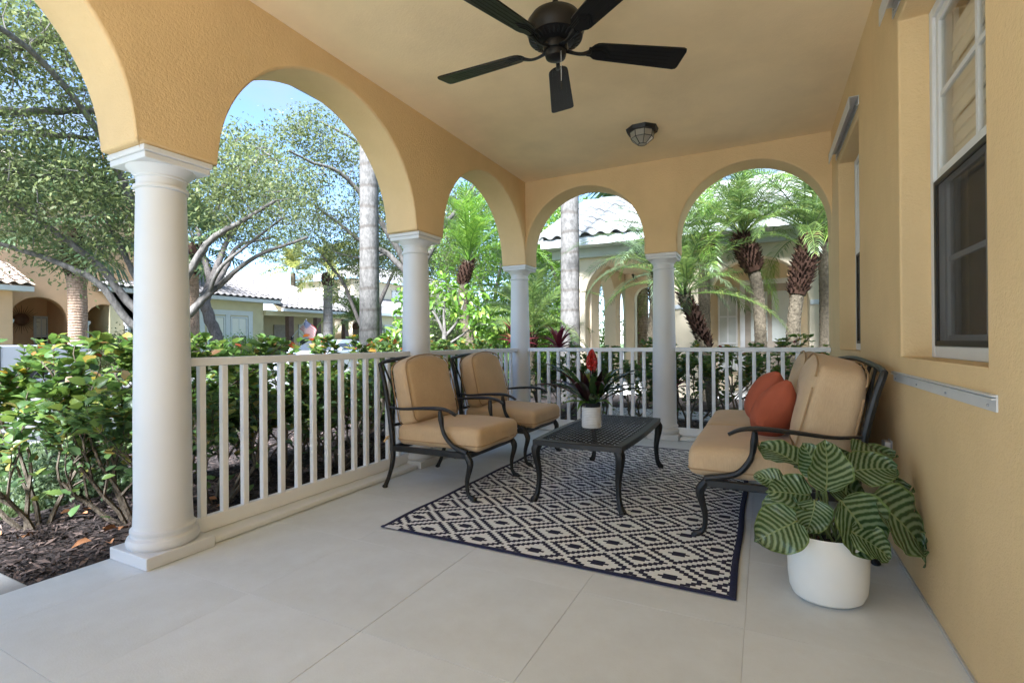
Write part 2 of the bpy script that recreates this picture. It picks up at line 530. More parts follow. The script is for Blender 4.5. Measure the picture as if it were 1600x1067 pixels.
# ------------------------------------------------------------------ mesh helpers
class MB:
    """collects shapes; build() links them as ONE mesh object"""

    def __init__(s):
        s.v, s.f = [], []

    def add(s, vs, fs):
        k = len(s.v)
        s.v.extend([tuple(p) for p in vs])
        s.f.extend([tuple(i + k for i in f) for f in fs])
        return s

    def box(s, x0, x1, y0, y1, z0, z1):
        return s.add([(x0, y0, z0), (x1, y0, z0), (x1, y1, z0), (x0, y1, z0), (x0, y0, z1), (x1, y0, z1), (x1, y1, z1), (x0, y1, z1)],
                     [(0, 3, 2, 1), (4, 5, 6, 7), (0, 1, 5, 4), (1, 2, 6, 5), (2, 3, 7, 6), (3, 0, 4, 7)])

    def tube(s, pts, rad, n=8, cap=True, flat=1.0, up=None):
        pts = [Vector(p) for p in pts]
        if not hasattr(rad, '__len__'):
            rad = [rad] * len(pts)
        t = (pts[1] - pts[0]).normalized()
        a = Vector(up) if up else (Vector((0, 0, 1)) if abs(t.z) < 0.9 else Vector((1, 0, 0)))
        a = (a - t * a.dot(t)).normalized()
        vs, fs = [], []
        for i, p in enumerate(pts):
            if i == 0:
                t = pts[1] - pts[0]
            elif i == len(pts) - 1:
                t = pts[-1] - pts[-2]
            else:
                t = pts[i + 1] - pts[i - 1]
            t = t.normalized()
            a = a - t * a.dot(t)
            a = a.normalized() if a.length > 1e-6 else t.orthogonal().normalized()
            b_ = t.cross(a)
            for k in range(n):
                an = 2 * math.pi * k / n
                vs.append(p + (a * math.cos(an) * flat + b_ * math.sin(an)) * rad[i])
        for i in range(len(pts) - 1):
            for k in range(n):
                fs.append((i * n + k, i * n + (k + 1) % n, (i + 1) * n + (k + 1) % n, (i + 1) * n + k))
        if cap:
            fs.append(tuple(reversed(range(n))))
            fs.append(tuple((len(pts) - 1) * n + k for k in range(n)))
        return s.add(vs, fs)

    def lathe(s, prof, n=32, c=(0, 0, 0), cap=True):
        vs, fs = [], []
        for r, z in prof:
            for k in range(n):
                an = 2 * math.pi * k / n
                vs.append((c[0] + r * math.cos(an), c[1] + r * math.sin(an), c[2] + z))
        for i in range(len(prof) - 1):
            for k in range(n):
                fs.append((i * n + k, i * n + (k + 1) % n, (i + 1) * n + (k + 1) % n, (i + 1) * n + k))
        if cap:
            fs.append(tuple(reversed(range(n))))
            fs.append(tuple((len(prof) - 1) * n + k for k in range(n)))
        return s.add(vs, fs)

    def prism(s, poly, axis, a, b_):
        """extrude a 2D outline along axis ('x': outline in y,z; 'y': x,z; 'z': x,y)"""
        def mk(p, t):
            return {'x': (t, p[0], p[1]), 'y': (p[0], t, p[1]), 'z': (p[0], p[1], t)}[axis]
        n = len(poly)
        vs = [mk(p, a) for p in poly] + [mk(p, b_) for p in poly]
        fs = [tuple(range(n)), tuple(range(2 * n - 1, n - 1, -1))]
        for i in range(n):
            fs.append((i, i + n, (i + 1) % n + n, (i + 1) % n))
        return s.add(vs, fs)

    def mesh(s, name, smooth=None, fix=True):
        me = bpy.data.meshes.new(name)
        me.from_pydata(s.v, [], s.f)
        if fix:
            bm = bmesh.new()
            bm.from_mesh(me)
            bmesh.ops.recalc_face_normals(bm, faces=bm.faces)
            bm.to_mesh(me)
            bm.free()
        if smooth is not None:
            for p in me.polygons:
                p.use_smooth = True
            me.set_sharp_from_angle(angle=R(smooth))
        me.update()
        return me

    def build(s, name, mat, parent=None, smooth=None, bevel=0.0, seg=2, loc=None):
        return obj(name, s.mesh(name, smooth), mat, parent, bevel, seg, loc)


def obj(name, me, mat, parent=None, bevel=0.0, seg=2, loc=None):
    if mat and not me.materials:
        me.materials.append(MATS[mat])
    o = bpy.data.objects.new(name, me)
    col.objects.link(o)
    if parent:
        o.parent = parent
    if loc:
        o.location = loc
    if bevel:
        md = o.modifiers.new('bevel', 'BEVEL')
        md.width = bevel
        md.segments = seg
        md.limit_method = 'ANGLE'
        md.angle_limit = R(35)
    return o


def tag(o, label, cat=None, group=None, kind=None):
    if label:
        o['label'] = label
    if cat:
        o['category'] = cat
    if group:
        o['group'] = group
    if kind:
        o['kind'] = kind
    return o


def thing(name, label, cat, loc=(0, 0, 0), rz=0.0, group=None):
    o = bpy.data.objects.new(name, None)
    o.empty_display_size = 0.1
    col.objects.link(o)
    o.location = loc
    o.rotation_euler = (0, 0, rz)
    return tag(o, label, cat, group)


def struct(o):
    o['kind'] = 'structure'
    return o


def dup(root, loc=None, rz=None, label=None):
    def cp(o, par):
        c = o.copy()
        col.objects.link(c)
        c.parent = par
        for ch in list(o.children):
            cp(ch, c)
        return c
    r = cp(root, None)
    if loc:
        r.location = loc
    if rz is not None:
        r.rotation_euler = (0, 0, rz)
    if label:
        r['label'] = label
    return r


def spline(pts, n=6):
    """Catmull-Rom through pts"""
    P = [Vector(p) for p in pts]
    P = [P[0] * 2 - P[1]] + P + [P[-1] * 2 - P[-2]]
    out = []
    for i in range(1, len(P) - 2):
        for k in range(n):
            t = k / n
            a, b_, c, d = P[i - 1:i + 3]
            out.append(0.5 * ((2 * b_) + (c - a) * t + (2 * a - 5 * b_ + 4 * c - d) * t * t + (3 * b_ - a - 3 * c + d) * t ** 3))
    out.append(P[-2])
    return out


def lerp_list(vals, n):
    """resample a list of radii to n entries"""
    return list(np.interp(np.linspace(0, 1, n), np.linspace(0, 1, len(vals)), vals))


def npmesh(name, V, F, mat, smooth=False):
    V = np.ascontiguousarray(V, dtype=np.float32)
    F = np.ascontiguousarray(F, dtype=np.int32)
    me = bpy.data.meshes.new(name)
    me.vertices.add(len(V))
    me.vertices.foreach_set('co', V.ravel())
    k = F.shape[1]
    me.loops.add(F.size)
    me.loops.foreach_set('vertex_index', F.ravel())
    me.polygons.add(len(F))
    me.polygons.foreach_set('loop_start', np.arange(0, F.size, k, dtype=np.int32))
    me.update(calc_edges=True)
    if smooth:
        for p in me.polygons:
            p.use_smooth = True
    me.materials.append(MATS[mat])
    return me


def unit(a):
    return a / np.maximum(np.linalg.norm(a, axis=1, keepdims=True), 1e-9)


def leaf_arrays(P, D, Nn, L, W, kind='rhomb', cup=0.12):
    """P base points, D direction, Nn blade normals, L lengths, W widths -> verts, quads"""
    P, D = np.asarray(P, float), unit(np.asarray(D, float))
    S = unit(np.cross(D, Nn))
    U = unit(np.cross(S, D))
    L = np.asarray(L)[:, None]
    W = np.asarray(W)[:, None]
    n = len(P)
    if kind == 'rhomb':
        v = np.stack([P, P + D * L * 0.5 + S * W * 0.5 + U * L * cup, P + D * L, P + D * L * 0.5 - S * W * 0.5 + U * L * cup], 1)
        F = np.arange(n * 4).reshape(n, 4)
        return v.reshape(-1, 3), F
    # round leaf: 8 outline points and a midrib, gently folded
    ts = [0.0, 0.28, 0.66, 1.0]
    ws = [0.08, 0.47, 0.43, 0.05]
    vs = []
    for t, w in zip(ts, ws):
        droop = -U * L * 0.18 * t * t
        m_ = P + D * L * t + droop
        vs += [m_ - S * W * w + U * L * cup * (w > 0.2), m_, m_ + S * W * w + U * L * cup * (w > 0.2)]
    v = np.stack(vs, 1)
    base = np.arange(n)[:, None] * 12
    q = []
    for r_ in range(3):
        for c in range(2):
            q.append([r_ * 3 + c, r_ * 3 + c + 1, r_ * 3 + c + 4, r_ * 3 + c + 3])
    F = (base[:, :, None] + np.array(q)[None]).reshape(-1, 4)
    return v.reshape(-1, 3), F


# ------------------------------------------------------------------ dimensions of the porch
XL, XR, YB, H = -2.482, 0.55, 5.268, 2.884
T = 0.312                     # thickness of the arcade walls
ZC = 1.927                    # top of the capitals
XC, YC = XL - T / 2, YB + T / 2
COLS = [(XC, 1.407), (XC, 3.408), (XC, YC), (-0.945, YC)]
HIDDEN = [(XC, -0.594), (XC, -2.594)]
GZ = -0.15                    # street and lawn level
MZ = -0.055                   # mulch level

# ------------------------------------------------------------------ setting: ground, street, lawn, beds
big = struct(MB().box(-300, 300, -300, 300, -0.6, GZ - 0.03).build('ground', 'far_ground'))
street = struct(MB().box(-17.2, -7.75, -60, 120, -0.5, GZ).build('street', 'asphalt'))
for x0, x1 in ((-7.75, -7.6), (-17.35, -17.2)):
    c = struct(MB().box(x0, x1, -60, 120, -0.5, GZ + 0.035).build('street_kerb', 'concrete', bevel=0.012))


def terrain_sheet(name, x0, x1, y0, y1, z, amp, mat, step=0.12):
    xs = np.arange(x0, x1 + step, step)
    ys = np.arange(y0, y1 + step, step)
    X, Y = np.meshgrid(xs, ys, indexing='ij')
    Z = z + amp * (np.sin(X * 5.1 + Y * 2.3) * 0.5 + np.sin(Y * 7.7 - X * 3.1) * 0.3 + rng.normal(0, 0.35, X.shape))
    V = np.stack([X, Y, Z], -1).reshape(-1, 3)
    n, m_ = X.shape
    i = np.arange(n * m_).reshape(n, m_)
    F = np.stack([i[:-1, :-1], i[1:, :-1], i[1:, 1:], i[:-1, 1:]], -1).reshape(-1, 4)
    o = bpy.data.objects.new(name, npmesh(name, V, F, mat, True))
    col.objects.link(o)
    return struct(o)


terrain_sheet('lawn', -7.62, -4.15, 0.5, 22, GZ + 0.035, 0.006, 'lawn_base', 0.15)
terrain_sheet('mulch_bed', -5.9, -4.15, 2.3, 10.2, GZ + 0.065, 0.008, 'mulch_base', 0.1)
struct(MB().box(-7.6, -4.15, -30, 0.5, -0.5, GZ + 0.03).build('lawn', 'lawn_base'))
struct(MB().box(-30, -17.35, -40, 80, -0.5, GZ + 0.03).build('far_lawn', 'lawn_base'))
terrain_sheet('mulch_bed', -4.2, -2.79, 1.0, 10.2, MZ, 0.010, 'mulch_base', 0.06)
terrain_sheet('mulch_bed', -2.8, 4.5, YB + T - 0.02, 9.9, MZ, 0.010, 'mulch_base', 0.08)
terrain_sheet('planted_bed', -7.0, -4.2, 5.8, 16, GZ + 0.045, 0.01, 'mulch_base', 0.1)
struct(MB().box(-7.6, -2.815, 0.20, 0.985, -0.5, -0.025).build('walkway', 'walk_grey', bevel=0.01))
struct(MB().box(-4.15, -2.815, -30, 0.19, -0.5, GZ + 0.05).build('lawn', 'lawn_base'))
struct(MB().box(-2.3, 5.0, 7.05, 7.85, -0.5, -0.03).build('garden_path', 'walk_grey', bevel=0.01))
struct(MB().box(-2.80, XR, -14.0, -2.915, -0.5, -0.02).build('bounce_slab', 'bounce_slab_pale', bevel=0.01))  # unseen slab behind the camera, added to bounce sun into the porch

# mulch chips, lying in every direction
def chips(name, n, x0, x1, y0, y1, z):
    P = np.stack([rng.uniform(x0, x1, n), rng.uniform(y0, y1, n), z + rng.uniform(0.0, 0.03, n)], 1)
    a = rng.uniform(0, 2 * np.pi, n)
    D = np.stack([np.cos(a), np.sin(a), rng.normal(0, 0.28, n)], 1)
    Nn = unit(np.stack([rng.normal(0, 0.45, n), rng.normal(0, 0.45, n), np.ones(n)], 1))
    v, F = leaf_arrays(P, D, Nn, rng.uniform(0.02, 0.085, n), rng.uniform(0.006, 0.02, n), 'rhomb', 0.05)
    o = bpy.data.objects.new(name, npmesh(name, v, F, 'mulch_chip'))
    col.objects.link(o)
    return tag(o, 'dark shredded bark mulch spread over the planting beds', 'mulch', None, 'stuff')


chips('mulch_chips', 9000, -5.9, -4.1, 2.3, 8.0, GZ + 0.075)
chips('mulch_chips', 15000, -4.15, -2.83, 1.0, 6.5, MZ)
chips('mulch_chips', 9000, -2.8, 1.4, 5.62, 8.2, MZ)


def blades(name, n, x0, x1, y0, y1, z, h):
    P = np.stack([rng.uniform(x0, x1, n), rng.uniform(y0, y1, n), np.full(n, z)], 1)
    D = np.stack([rng.normal(0, 0.45, n), rng.normal(0, 0.45, n), np.ones(n)], 1)
    a = rng.uniform(0, 6.28, n)
    Nn = np.stack([np.cos(a), np.sin(a), np.zeros(n)], 1)
    v, F = leaf_arrays(P, D, Nn, rng.uniform(0.5, 1.2, n) * h, rng.uniform(0.006, 0.012, n), 'rhomb', 0.1)
    o = bpy.data.objects.new(name, npmesh(name, v, F, 'grass_blade'))
    col.objects.link(o)
    return tag(o, 'mown green grass of the lawn strip along the street', 'grass', None, 'stuff')


blades('grass', 16000, -5.9, -4.2, 0.99, 2.3, GZ + 0.03, 0.05)
blades('grass', 26000, -7.6, -5.9, 0.99, 9.5, GZ + 0.03, 0.045)

for k in range(14):                      # dead leaves on the mulch
    x, y = random.uniform(-3.9, -2.95), random.uniform(1.05, 2.1)
    v, F = leaf_arrays([(0, 0, 0)], [(1, 0, 0)], np.array([(0.1, 0.2, 1.0)]), [random.uniform(0.05, 0.085)], [0.04], 'round', 0.2)
    o = bpy.data.objects.new('dead_leaf', npmesh('dead_leaf', v, F, 'dry_leaf', True))
    col.objects.link(o)
    o.location = (x, y, MZ + 0.035)
    o.rotation_euler = (random.uniform(-0.3, 0.3), random.uniform(-0.3, 0.3), random.uniform(0, 6.28))
    tag(o, 'curled orange-brown dead leaf lying on the dark mulch', 'leaf', 'dead leaves on the mulch')

# ------------------------------------------------------------------ porch floor of separate tiles
floor = struct(MB().box(-2.80, XR, -2.9, YB + T, -0.5, -0.0035).build('porch_floor', 'grout'))
xs = [-2.80, -2.495, -1.888, -1.284, -0.678, -0.070, XR]
ys = [-2.90] + [1.327 + 0.612 * k for k in range(-6, 7)] + [YB + T]
ys = [ys[0]] + [y for y in ys[1:-1] if -2.75 < y < YB + T - 0.1] + [ys[-1]]
G = 0.0006
tile_mesh = {}
for i in range(len(xs) - 1):
    for j in range(len(ys) - 1):
        w, d = round(xs[i + 1] - xs[i], 3), round(ys[j + 1] - ys[j], 3)
        if (w, d) not in tile_mesh:
            me = MB().box(G, w - G, G, d - G, -0.02, 0).mesh('tile')
            me.materials.append(MATS['floor_tile'])
            tile_mesh[(w, d)] = me
        o = obj('tile', tile_mesh[(w, d)], None, floor, 0.0006, 1, (xs[i], ys[j], random.uniform(-0.0006, 0.0006)))
CH = 0.035


def curb(x0, x1, y0, y1):
    MB().box(x0, x1, y0, y1, 0.001, CH).build('curb', 'curb_paint', floor, None, 0.014, 3)


curb(-2.79, -2.505, 1.58, 3.24)
curb(-2.79, -2.505, 3.575, YB - 0.01)
curb(-2.46, -1.115, YB + 0.02, YB + T - 0.01)
curb(-0.775, XR - 0.01, YB + 0.02, YB + T - 0.01)

# ------------------------------------------------------------------ arcade walls, house wall, ceiling, roof
def arch_profile(a, b_, z0, apex, n=36):
    """opening from a to b_: vertical stilt, then a half circle (or flat ellipse) up to the apex"""
    h = (b_ - a) / 2
    rise = min(h, apex - z0) if apex - z0 < h else h
    st = apex - z0 - rise
    pts = []
    for k in range(n + 1):
        an = math.pi - math.pi * k / n
        pts.append(((a + b_) / 2 + h * math.cos(an), z0 + st + rise * math.sin(an)))
    if st > 0.01:
        pts = [(a, z0)] + pts + [(b_, z0)]
    return pts


def arcade(name, start, end, openings, axis, inner, outer, top, z0=ZC):
    """wall standing on capitals; bottom line follows piers and arches"""
    prof = [(start, z0)]
    for a, b_, apex in openings:
        prof += arch_profile(a, b_, z0, apex)
    prof.append((end, z0))
    clean = [prof[0]]
    for p in prof[1:]:
        if abs(p[0] - clean[-1][0]) + abs(p[1] - clean[-1][1]) > 1e-4:
            clean.append(p)
    mb = MB()
    P = (lambda s, t, z: (t, s, z)) if axis == 'y' else (lambda s, t, z: (s, t, z))
    n = len(clean)
    for t in (inner, outer):
        vs = [P(s, t, z) for s, z in clean] + [P(s, t, top) for s, z in clean]
        fs = []
        for i in range(n - 1):
            if abs(clean[i + 1][0] - clean[i][0]) < 1e-5:
                continue
            f = [i, i + 1]
            if i + 2 < n and abs(clean[i + 2][0] - clean[i + 1][0]) < 1e-5 and clean[i + 2][1] > clean[i + 1][1]:
                f.append(i + 2)
            f += [i + 1 + n, i + n]
            if i > 0 and abs(clean[i - 1][0] - clean[i][0]) < 1e-5 and clean[i - 1][1] > clean[i][1]:
                f.append(i - 1)
            fs.append(tuple(f))
        mb.add(vs, fs)
    for i in range(n - 1):
        (s0, za), (s1, zb) = clean[i], clean[i + 1]
        mb.add([P(s0, inner, za), P(s1, inner, zb), P(s1, outer, zb), P(s0, outer, za)], [(0, 1, 2, 3)])
    mb.add([P(start, inner, z0), P(start, outer, z0), P(start, outer, top), P(start, inner, top)], [(0, 1, 2, 3)])
    mb.add([P(end, inner, z0), P(end, outer, z0), P(end, outer, top), P(end, inner, top)], [(0, 1, 2, 3)])
    mb.add([P(start, inner, top), P(end, inner, top), P(end, outer, top), P(start, outer, top)], [(0, 1, 2, 3)])
    me = bpy.data.meshes.new(name)
    me.from_pydata(mb.v, [], mb.f)
    bm = bmesh.new()
    bm.from_mesh(me)
    bmesh.ops.remove_doubles(bm, verts=bm.verts, dist=1e-5)
    bmesh.ops.recalc_face_normals(bm, faces=bm.faces)
    bm.to_mesh(me)
    bm.free()
    for p in me.polygons:
        p.use_smooth = True
    me.set_sharp_from_angle(angle=R(30))
    o = obj(name, me, 'stucco', None, 0.014, 3)
    return o


w1 = 0.188
ap = 2.735
tag(arcade('arcade_wall', -2.9, YB + T, [(-2.40, -0.594 - w1, ap), (-0.594 + w1, 1.407 - w1, ap), (1.407 + w1, 3.408 - w1, ap), (3.408 + w1, YB, ap)], 'y', XL, XL - T, H + 0.03),
    'ochre stucco arcade wall with wide arches, running along the street side of the porch', 'wall')
tag(arcade('arcade_wall', XL - 0.08, XR + 0.08, [(XL + 0.004, -0.945 - 0.167, 2.742), (-0.945 + 0.167, XR - 0.004, 2.742)], 'x', YB, YB + T - 0.002, H + 0.028, ZC + 0.001),
    'ochre stucco arcade wall closing the porch end toward the palms, with two narrower arches', 'wall')
tag(arcade('arcade_wall', XL + 0.002, XR - 0.002, [(XL + 0.03, XR - 0.03, 2.70)], 'x', -2.7, -2.9, H + 0.028, ZC + 0.001),
    'ochre stucco wall at the unseen end of the porch, its one broad arch opened for light', 'wall')  # out of view; arch made this wide to let sun in


def holed_wall(name, x0, x1, ylo, yhi, zlo, zhi, holes, mat):
    ysb = sorted({ylo, yhi} | {h[0] for h in holes} | {h[1] for h in holes})
    zsb = sorted({zlo, zhi} | {h[2] for h in holes} | {h[3] for h in holes})
    def solid(y, z):
        return not any(h[0] < y < h[1] and h[2] < z < h[3] for h in holes)
    bm = bmesh.new()
    vm = {}

    def V(x, y, z):
        k = (round(x, 4), round(y, 4), round(z, 4))
        if k not in vm:
            vm[k] = bm.verts.new(k)
        return vm[k]
    ny, nz = len(ysb) - 1, len(zsb) - 1
    S = [[solid((ysb[i] + ysb[i + 1]) / 2, (zsb[j] + zsb[j + 1]) / 2) for j in range(nz)] for i in range(ny)]
    for i in range(ny):
        for j in range(nz):
            if not S[i][j]:
                continue
            a, b_, c, d = ysb[i], ysb[i + 1], zsb[j], zsb[j + 1]
            for x in (x0, x1):
                bm.faces.new([V(x, a, c), V(x, b_, c), V(x, b_, d), V(x, a, d)])
            for (di, dj, q) in ((-1, 0, [(a, c), (a, d)]), (1, 0, [(b_, c), (b_, d)]), (0, -1, [(a, c), (b_, c)]), (0, 1, [(a, d), (b_, d)])):
                ii, jj = i + di, j + dj
                if not (0 <= ii < ny and 0 <= jj < nz) or not S[ii][jj]:
                    (p0, p1) = q
                    bm.faces.new([V(x0, *p0), V(x0, *p1), V(x1, *p1), V(x1, *p0)])
    bmesh.ops.recalc_face_normals(bm, faces=bm.faces)
    me = bpy.data.meshes.new(name)
    bm.to_mesh(me)
    bm.free()
    return obj(name, me, mat, None, 0.008, 2)


WIN = [(1.822, 2.802, 0.937, 2.455), (3.862, 4.842, 0.937, 2.455)]
hw = holed_wall('house_wall', XR, XR + 0.24, -12.0, YB + T, -0.3, H + 0.03, WIN, 'stucco')  # stretch behind the camera is unseen, lengthened to bounce sunlight
tag(hw, 'ochre stucco house wall with two recessed windows behind the sofa', 'wall')
cl = struct(MB().box(XL - T + 0.02, XR + 0.2, -2.71, YB + T - 0.02, H, H + 0.025).build('ceiling', 'ceiling_stucco'))
roof = MB().box(-3.10, 5.2, -3.1, YB + T + 0.22, H + 0.035, H + 0.36).build('porch_roof', 'roof_tile_white')
tag(roof, 'flat pale roof slab covering the porch and the house beside it', 'roof')
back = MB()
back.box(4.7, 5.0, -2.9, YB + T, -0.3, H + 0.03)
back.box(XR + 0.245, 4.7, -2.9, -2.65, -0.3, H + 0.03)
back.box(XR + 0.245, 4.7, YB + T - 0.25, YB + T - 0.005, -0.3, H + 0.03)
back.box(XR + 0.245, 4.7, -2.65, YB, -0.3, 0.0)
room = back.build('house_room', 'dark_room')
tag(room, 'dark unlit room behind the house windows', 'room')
MB().box(XR - 0.008, XR - 0.0005, -2.6, YB - 0.01, 0.001, 0.012).build('floor_joint', 'concrete', hw)

# ------------------------------------------------------------------ columns
def column(x, y, label):
    t = thing('porch_column', label, 'column', (x, y, 0), 0, 'white porch columns')
    p, hp = 0.157, 0.057
    MB().box(-p, p, -p, p, 0.001, hp).build('plinth', 'column_white', t, None, 0.004, 2)
    prof = [(0.140, hp), (0.150, hp + 0.012), (0.1515, hp + 0.028), (0.146, hp + 0.045), (0.132, hp + 0.052), (0.131, hp + 0.062),
            (0.136, hp + 0.070), (0.1355, hp + 0.082), (0.126, hp + 0.090), (0.124, hp + 0.098)]
    MB().lathe(prof, 48).build('base', 'column_white', t, 35)
    z0, z1 = hp + 0.098, ZC - 0.165
    sh = []
    for k in range(17):
        u = k / 16
        r = 0.1205 - 0.0165 * max(0, (u - 0.25) / 0.75) ** 1.4
        if u < 0.05:
            r += 0.004 * (1 - u / 0.05)
        sh.append((r, z0 + (z1 - z0) * u))
    MB().lathe(sh, 48).build('shaft', 'column_white', t, 35)
    r = 0.104
    cp = [(r, z1), (r + 0.010, z1 + 0.004), (r + 0.012, z1 + 0.012), (r + 0.010, z1 + 0.020), (r - 0.001, z1 + 0.024), (r - 0.001, z1 + 0.055), (r + 0.006, z1 + 0.060),
          (r + 0.006, z1 + 0.068), (r + 0.020, z1 + 0.085), (r + 0.034, z1 + 0.098), (r + 0.040, z1 + 0.108)]
    c = MB().lathe(cp, 48).build('capital', 'column_white', t, 35)
    ab = MB()
    a = 0.150
    zz = z1 + 0.106
    ab.box(-a, a, -a, a, zz, zz + 0.030)
    ab.box(-a - 0.008, a + 0.008, -a - 0.008, a + 0.008, zz + 0.030, ZC - 0.0005)
    ab.build('abacus', 'column_white', c, None, 0.005, 2)
    return t


for (x, y), lb in zip(COLS + HIDDEN, ['round white column beside the mulch bed, at the open end of the railing',
                                      'round white column standing behind the first armchair',
                                      'round white column at the corner where both railings meet',
                                      'round white column at the palm end of the porch, beyond the coffee table',
                                      'round white column beside the concrete walkway',
                                      'round white column on the entrance half of the porch']):
    column(x, y, lb)

# ------------------------------------------------------------------ railings
bal_me = MB().box(-0.0165, 0.0165, -0.0165, 0.0165, 0, 1).mesh('baluster')
bal_me.materials.append(MATS['white_paint'])


def railing(a, b_, axis, c, first, step, label):
    """a..b_ along the axis at offset c"""
    t = thing('railing', label, 'railing', (c, (a + b_) / 2, 0) if axis == 'y' else ((a + b_) / 2, c, 0), 0 if axis == 'y' else -math.pi / 2, 'white porch railings')
    L = (b_ - a) / 2
    MB().box(-0.026, 0.026, -L, L, 0.906, 0.95).build('top_rail', 'white_paint', t, None, 0.006, 2)
    MB().box(-0.02, 0.02, -L, L, 0.0365, 0.116).build('bottom_rail', 'white_paint', t, None, 0.004, 2)
    s = first
    while s < b_ - 0.06:
        o = obj('baluster', bal_me, None, t, 0.003, 1, (0, s - (a + b_) / 2, 0.115) if axis == 'y' else (0, s - (a + b_) / 2, 0.115))
        o.scale = (1, 1, 0.7915)
        s += step
    return t


railing(1.407 + 0.112, 3.408 - 0.112, 'y', XC, 1.594, 0.1208, 'white slatted railing between the mulch-bed column and the column behind the armchairs')
railing(3.408 + 0.112, YC - 0.112, 'y', XC, 3.60, 0.1208, 'white slatted railing behind the second armchair, running to the corner column')
railing(XC + 0.112, -0.945 - 0.112, 'x', YC, -2.392 - 0.0, 0.1235, 'white slatted railing behind the potted bromeliad, between corner and palm-end columns')
railing(-0.945 + 0.112, XR - 0.003, 'x', YC, -0.708, 0.1235, 'white slatted railing at the far end of the sofa, butting against the house wall')

# ------------------------------------------------------------------ windows and shutter tracks
def sash_window(y0, y1, z0, z1, label):
    t = thing('sash_window', label, 'window', (XR + 0.11, (y0 + y1) / 2, z0), 0, 'white sash windows')
    hy, hz = (y1 - y0) / 2, z1 - z0
    mid = hz * 0.50
    fr = MB()
    e = 0.001
    fr.box(0, 0.07, -hy + e, -hy + 0.045, e, hz - e)
    fr.box(0, 0.07, hy - 0.045, hy - e, e, hz - e)
    fr.box(0.001, 0.069, -hy + 0.045, hy - 0.045, e, 0.05)
    fr.box(0.001, 0.069, -hy + 0.045, hy - 0.045, hz - 0.045, hz - e)
    fr.build('frame', 'trim_white', t, None, 0.003, 1)
    st = MB().box(-0.109, -0.001, -hy + 0.001, hy - 0.001, -0.012, 0.0005).build('sill', 'stucco', t)
    # upper sash proud, lower sash behind with insect screen
    for nm, za, zb, xo in (('upper_sash', mid, hz - 0.046, 0.012), ('lower_sash', 0.051, mid + 0.02, 0.036)):
        s = MB()
        yi = hy - 0.046
        s.box(xo, xo + 0.022, -yi, -yi + 0.035, za, zb)
        s.box(xo, xo + 0.022, yi - 0.035, yi, za, zb)
        s.box(xo + 0.001, xo + 0.021, -yi + 0.035, yi - 0.035, za, za + 0.045)
        s.box(xo + 0.001, xo + 0.021, -yi + 0.035, yi - 0.035, zb - 0.035, zb)
        so = s.build(nm, 'trim_white', t, None, 0.003, 1)
        zs, ze, ww = za + 0.045, zb - 0.035, yi - 0.035
        cw, ch = 2 * ww / 2, (ze - zs) / 2
        for i in range(2):
            for j in range(2):
                MB().box(xo + 0.010, xo + 0.013, -ww + cw * i + 0.001, -ww + cw * (i + 1) - 0.001, zs + ch * j + 0.001, zs + ch * (j + 1) - 0.001).build('pane', 'pane_glass', so)
        MB().box(xo + 0.004, xo + 0.018, -0.011, 0.011, zs, ze).build('muntin', 'trim_white', so)
        MB().box(xo + 0.005, xo + 0.017, -ww, ww, zs + ch - 0.011, zs + ch + 0.011).build('muntin', 'trim_white', so)
    MB().box(0.004, 0.0065, -hy + 0.05, hy - 0.05, 0.052, mid - 0.005).build('insect_screen', 'screen_mesh', t)
    sf = MB()
    sf.box(0.0, 0.012, -hy + 0.046, -hy + 0.07, 0.051, mid - 0.002)
    sf.box(0.0, 0.012, hy - 0.07, hy - 0.046, 0.051, mid - 0.002)
    sf.box(0.0005, 0.0115, -hy + 0.07, hy - 0.07, 0.051, 0.073)
    sf.box(0.0005, 0.0115, -hy + 0.07, hy - 0.07, mid - 0.022, mid - 0.002)
    sf.build('screen_frame', 'lamp_black', t)
    # plantation shutters inside the room
    bl = MB()
    for s_ in (-1, 0, 1):
        bl.box(0.071, 0.088, s_ * (hy - 0.03) - 0.025, s_ * (hy - 0.03) + 0.025, 0.03, hz - 0.03)
    sh = bl.build('shutter_frame', 'blind', t)
    z = mid + 0.05
    while z < hz - 0.1:
        for s_ in (-1, 1):
            yc = s_ * (hy - 0.03) / 2
            lv = MB().add([(0.068, yc - hy / 2 + 0.04, z - 0.030), (0.078, yc - hy / 2 + 0.04, z + 0.030), (0.078, yc + hy / 2 - 0.04, z + 0.030), (0.068, yc + hy / 2 - 0.04, z - 0.030)], [(0, 1, 2, 3)])
            lo = lv.build('louvre', 'blind', sh)
            sd = lo.modifiers.new('thick', 'SOLIDIFY')
            sd.thickness = 0.008
        z += 0.058
    return t


sash_window(*WIN[0], 'white two-sash window set in the wall above the short aluminium track, near the striped-leaf plant')
sash_window(*WIN[1], 'white two-sash window set in the wall above the far half of the sofa')


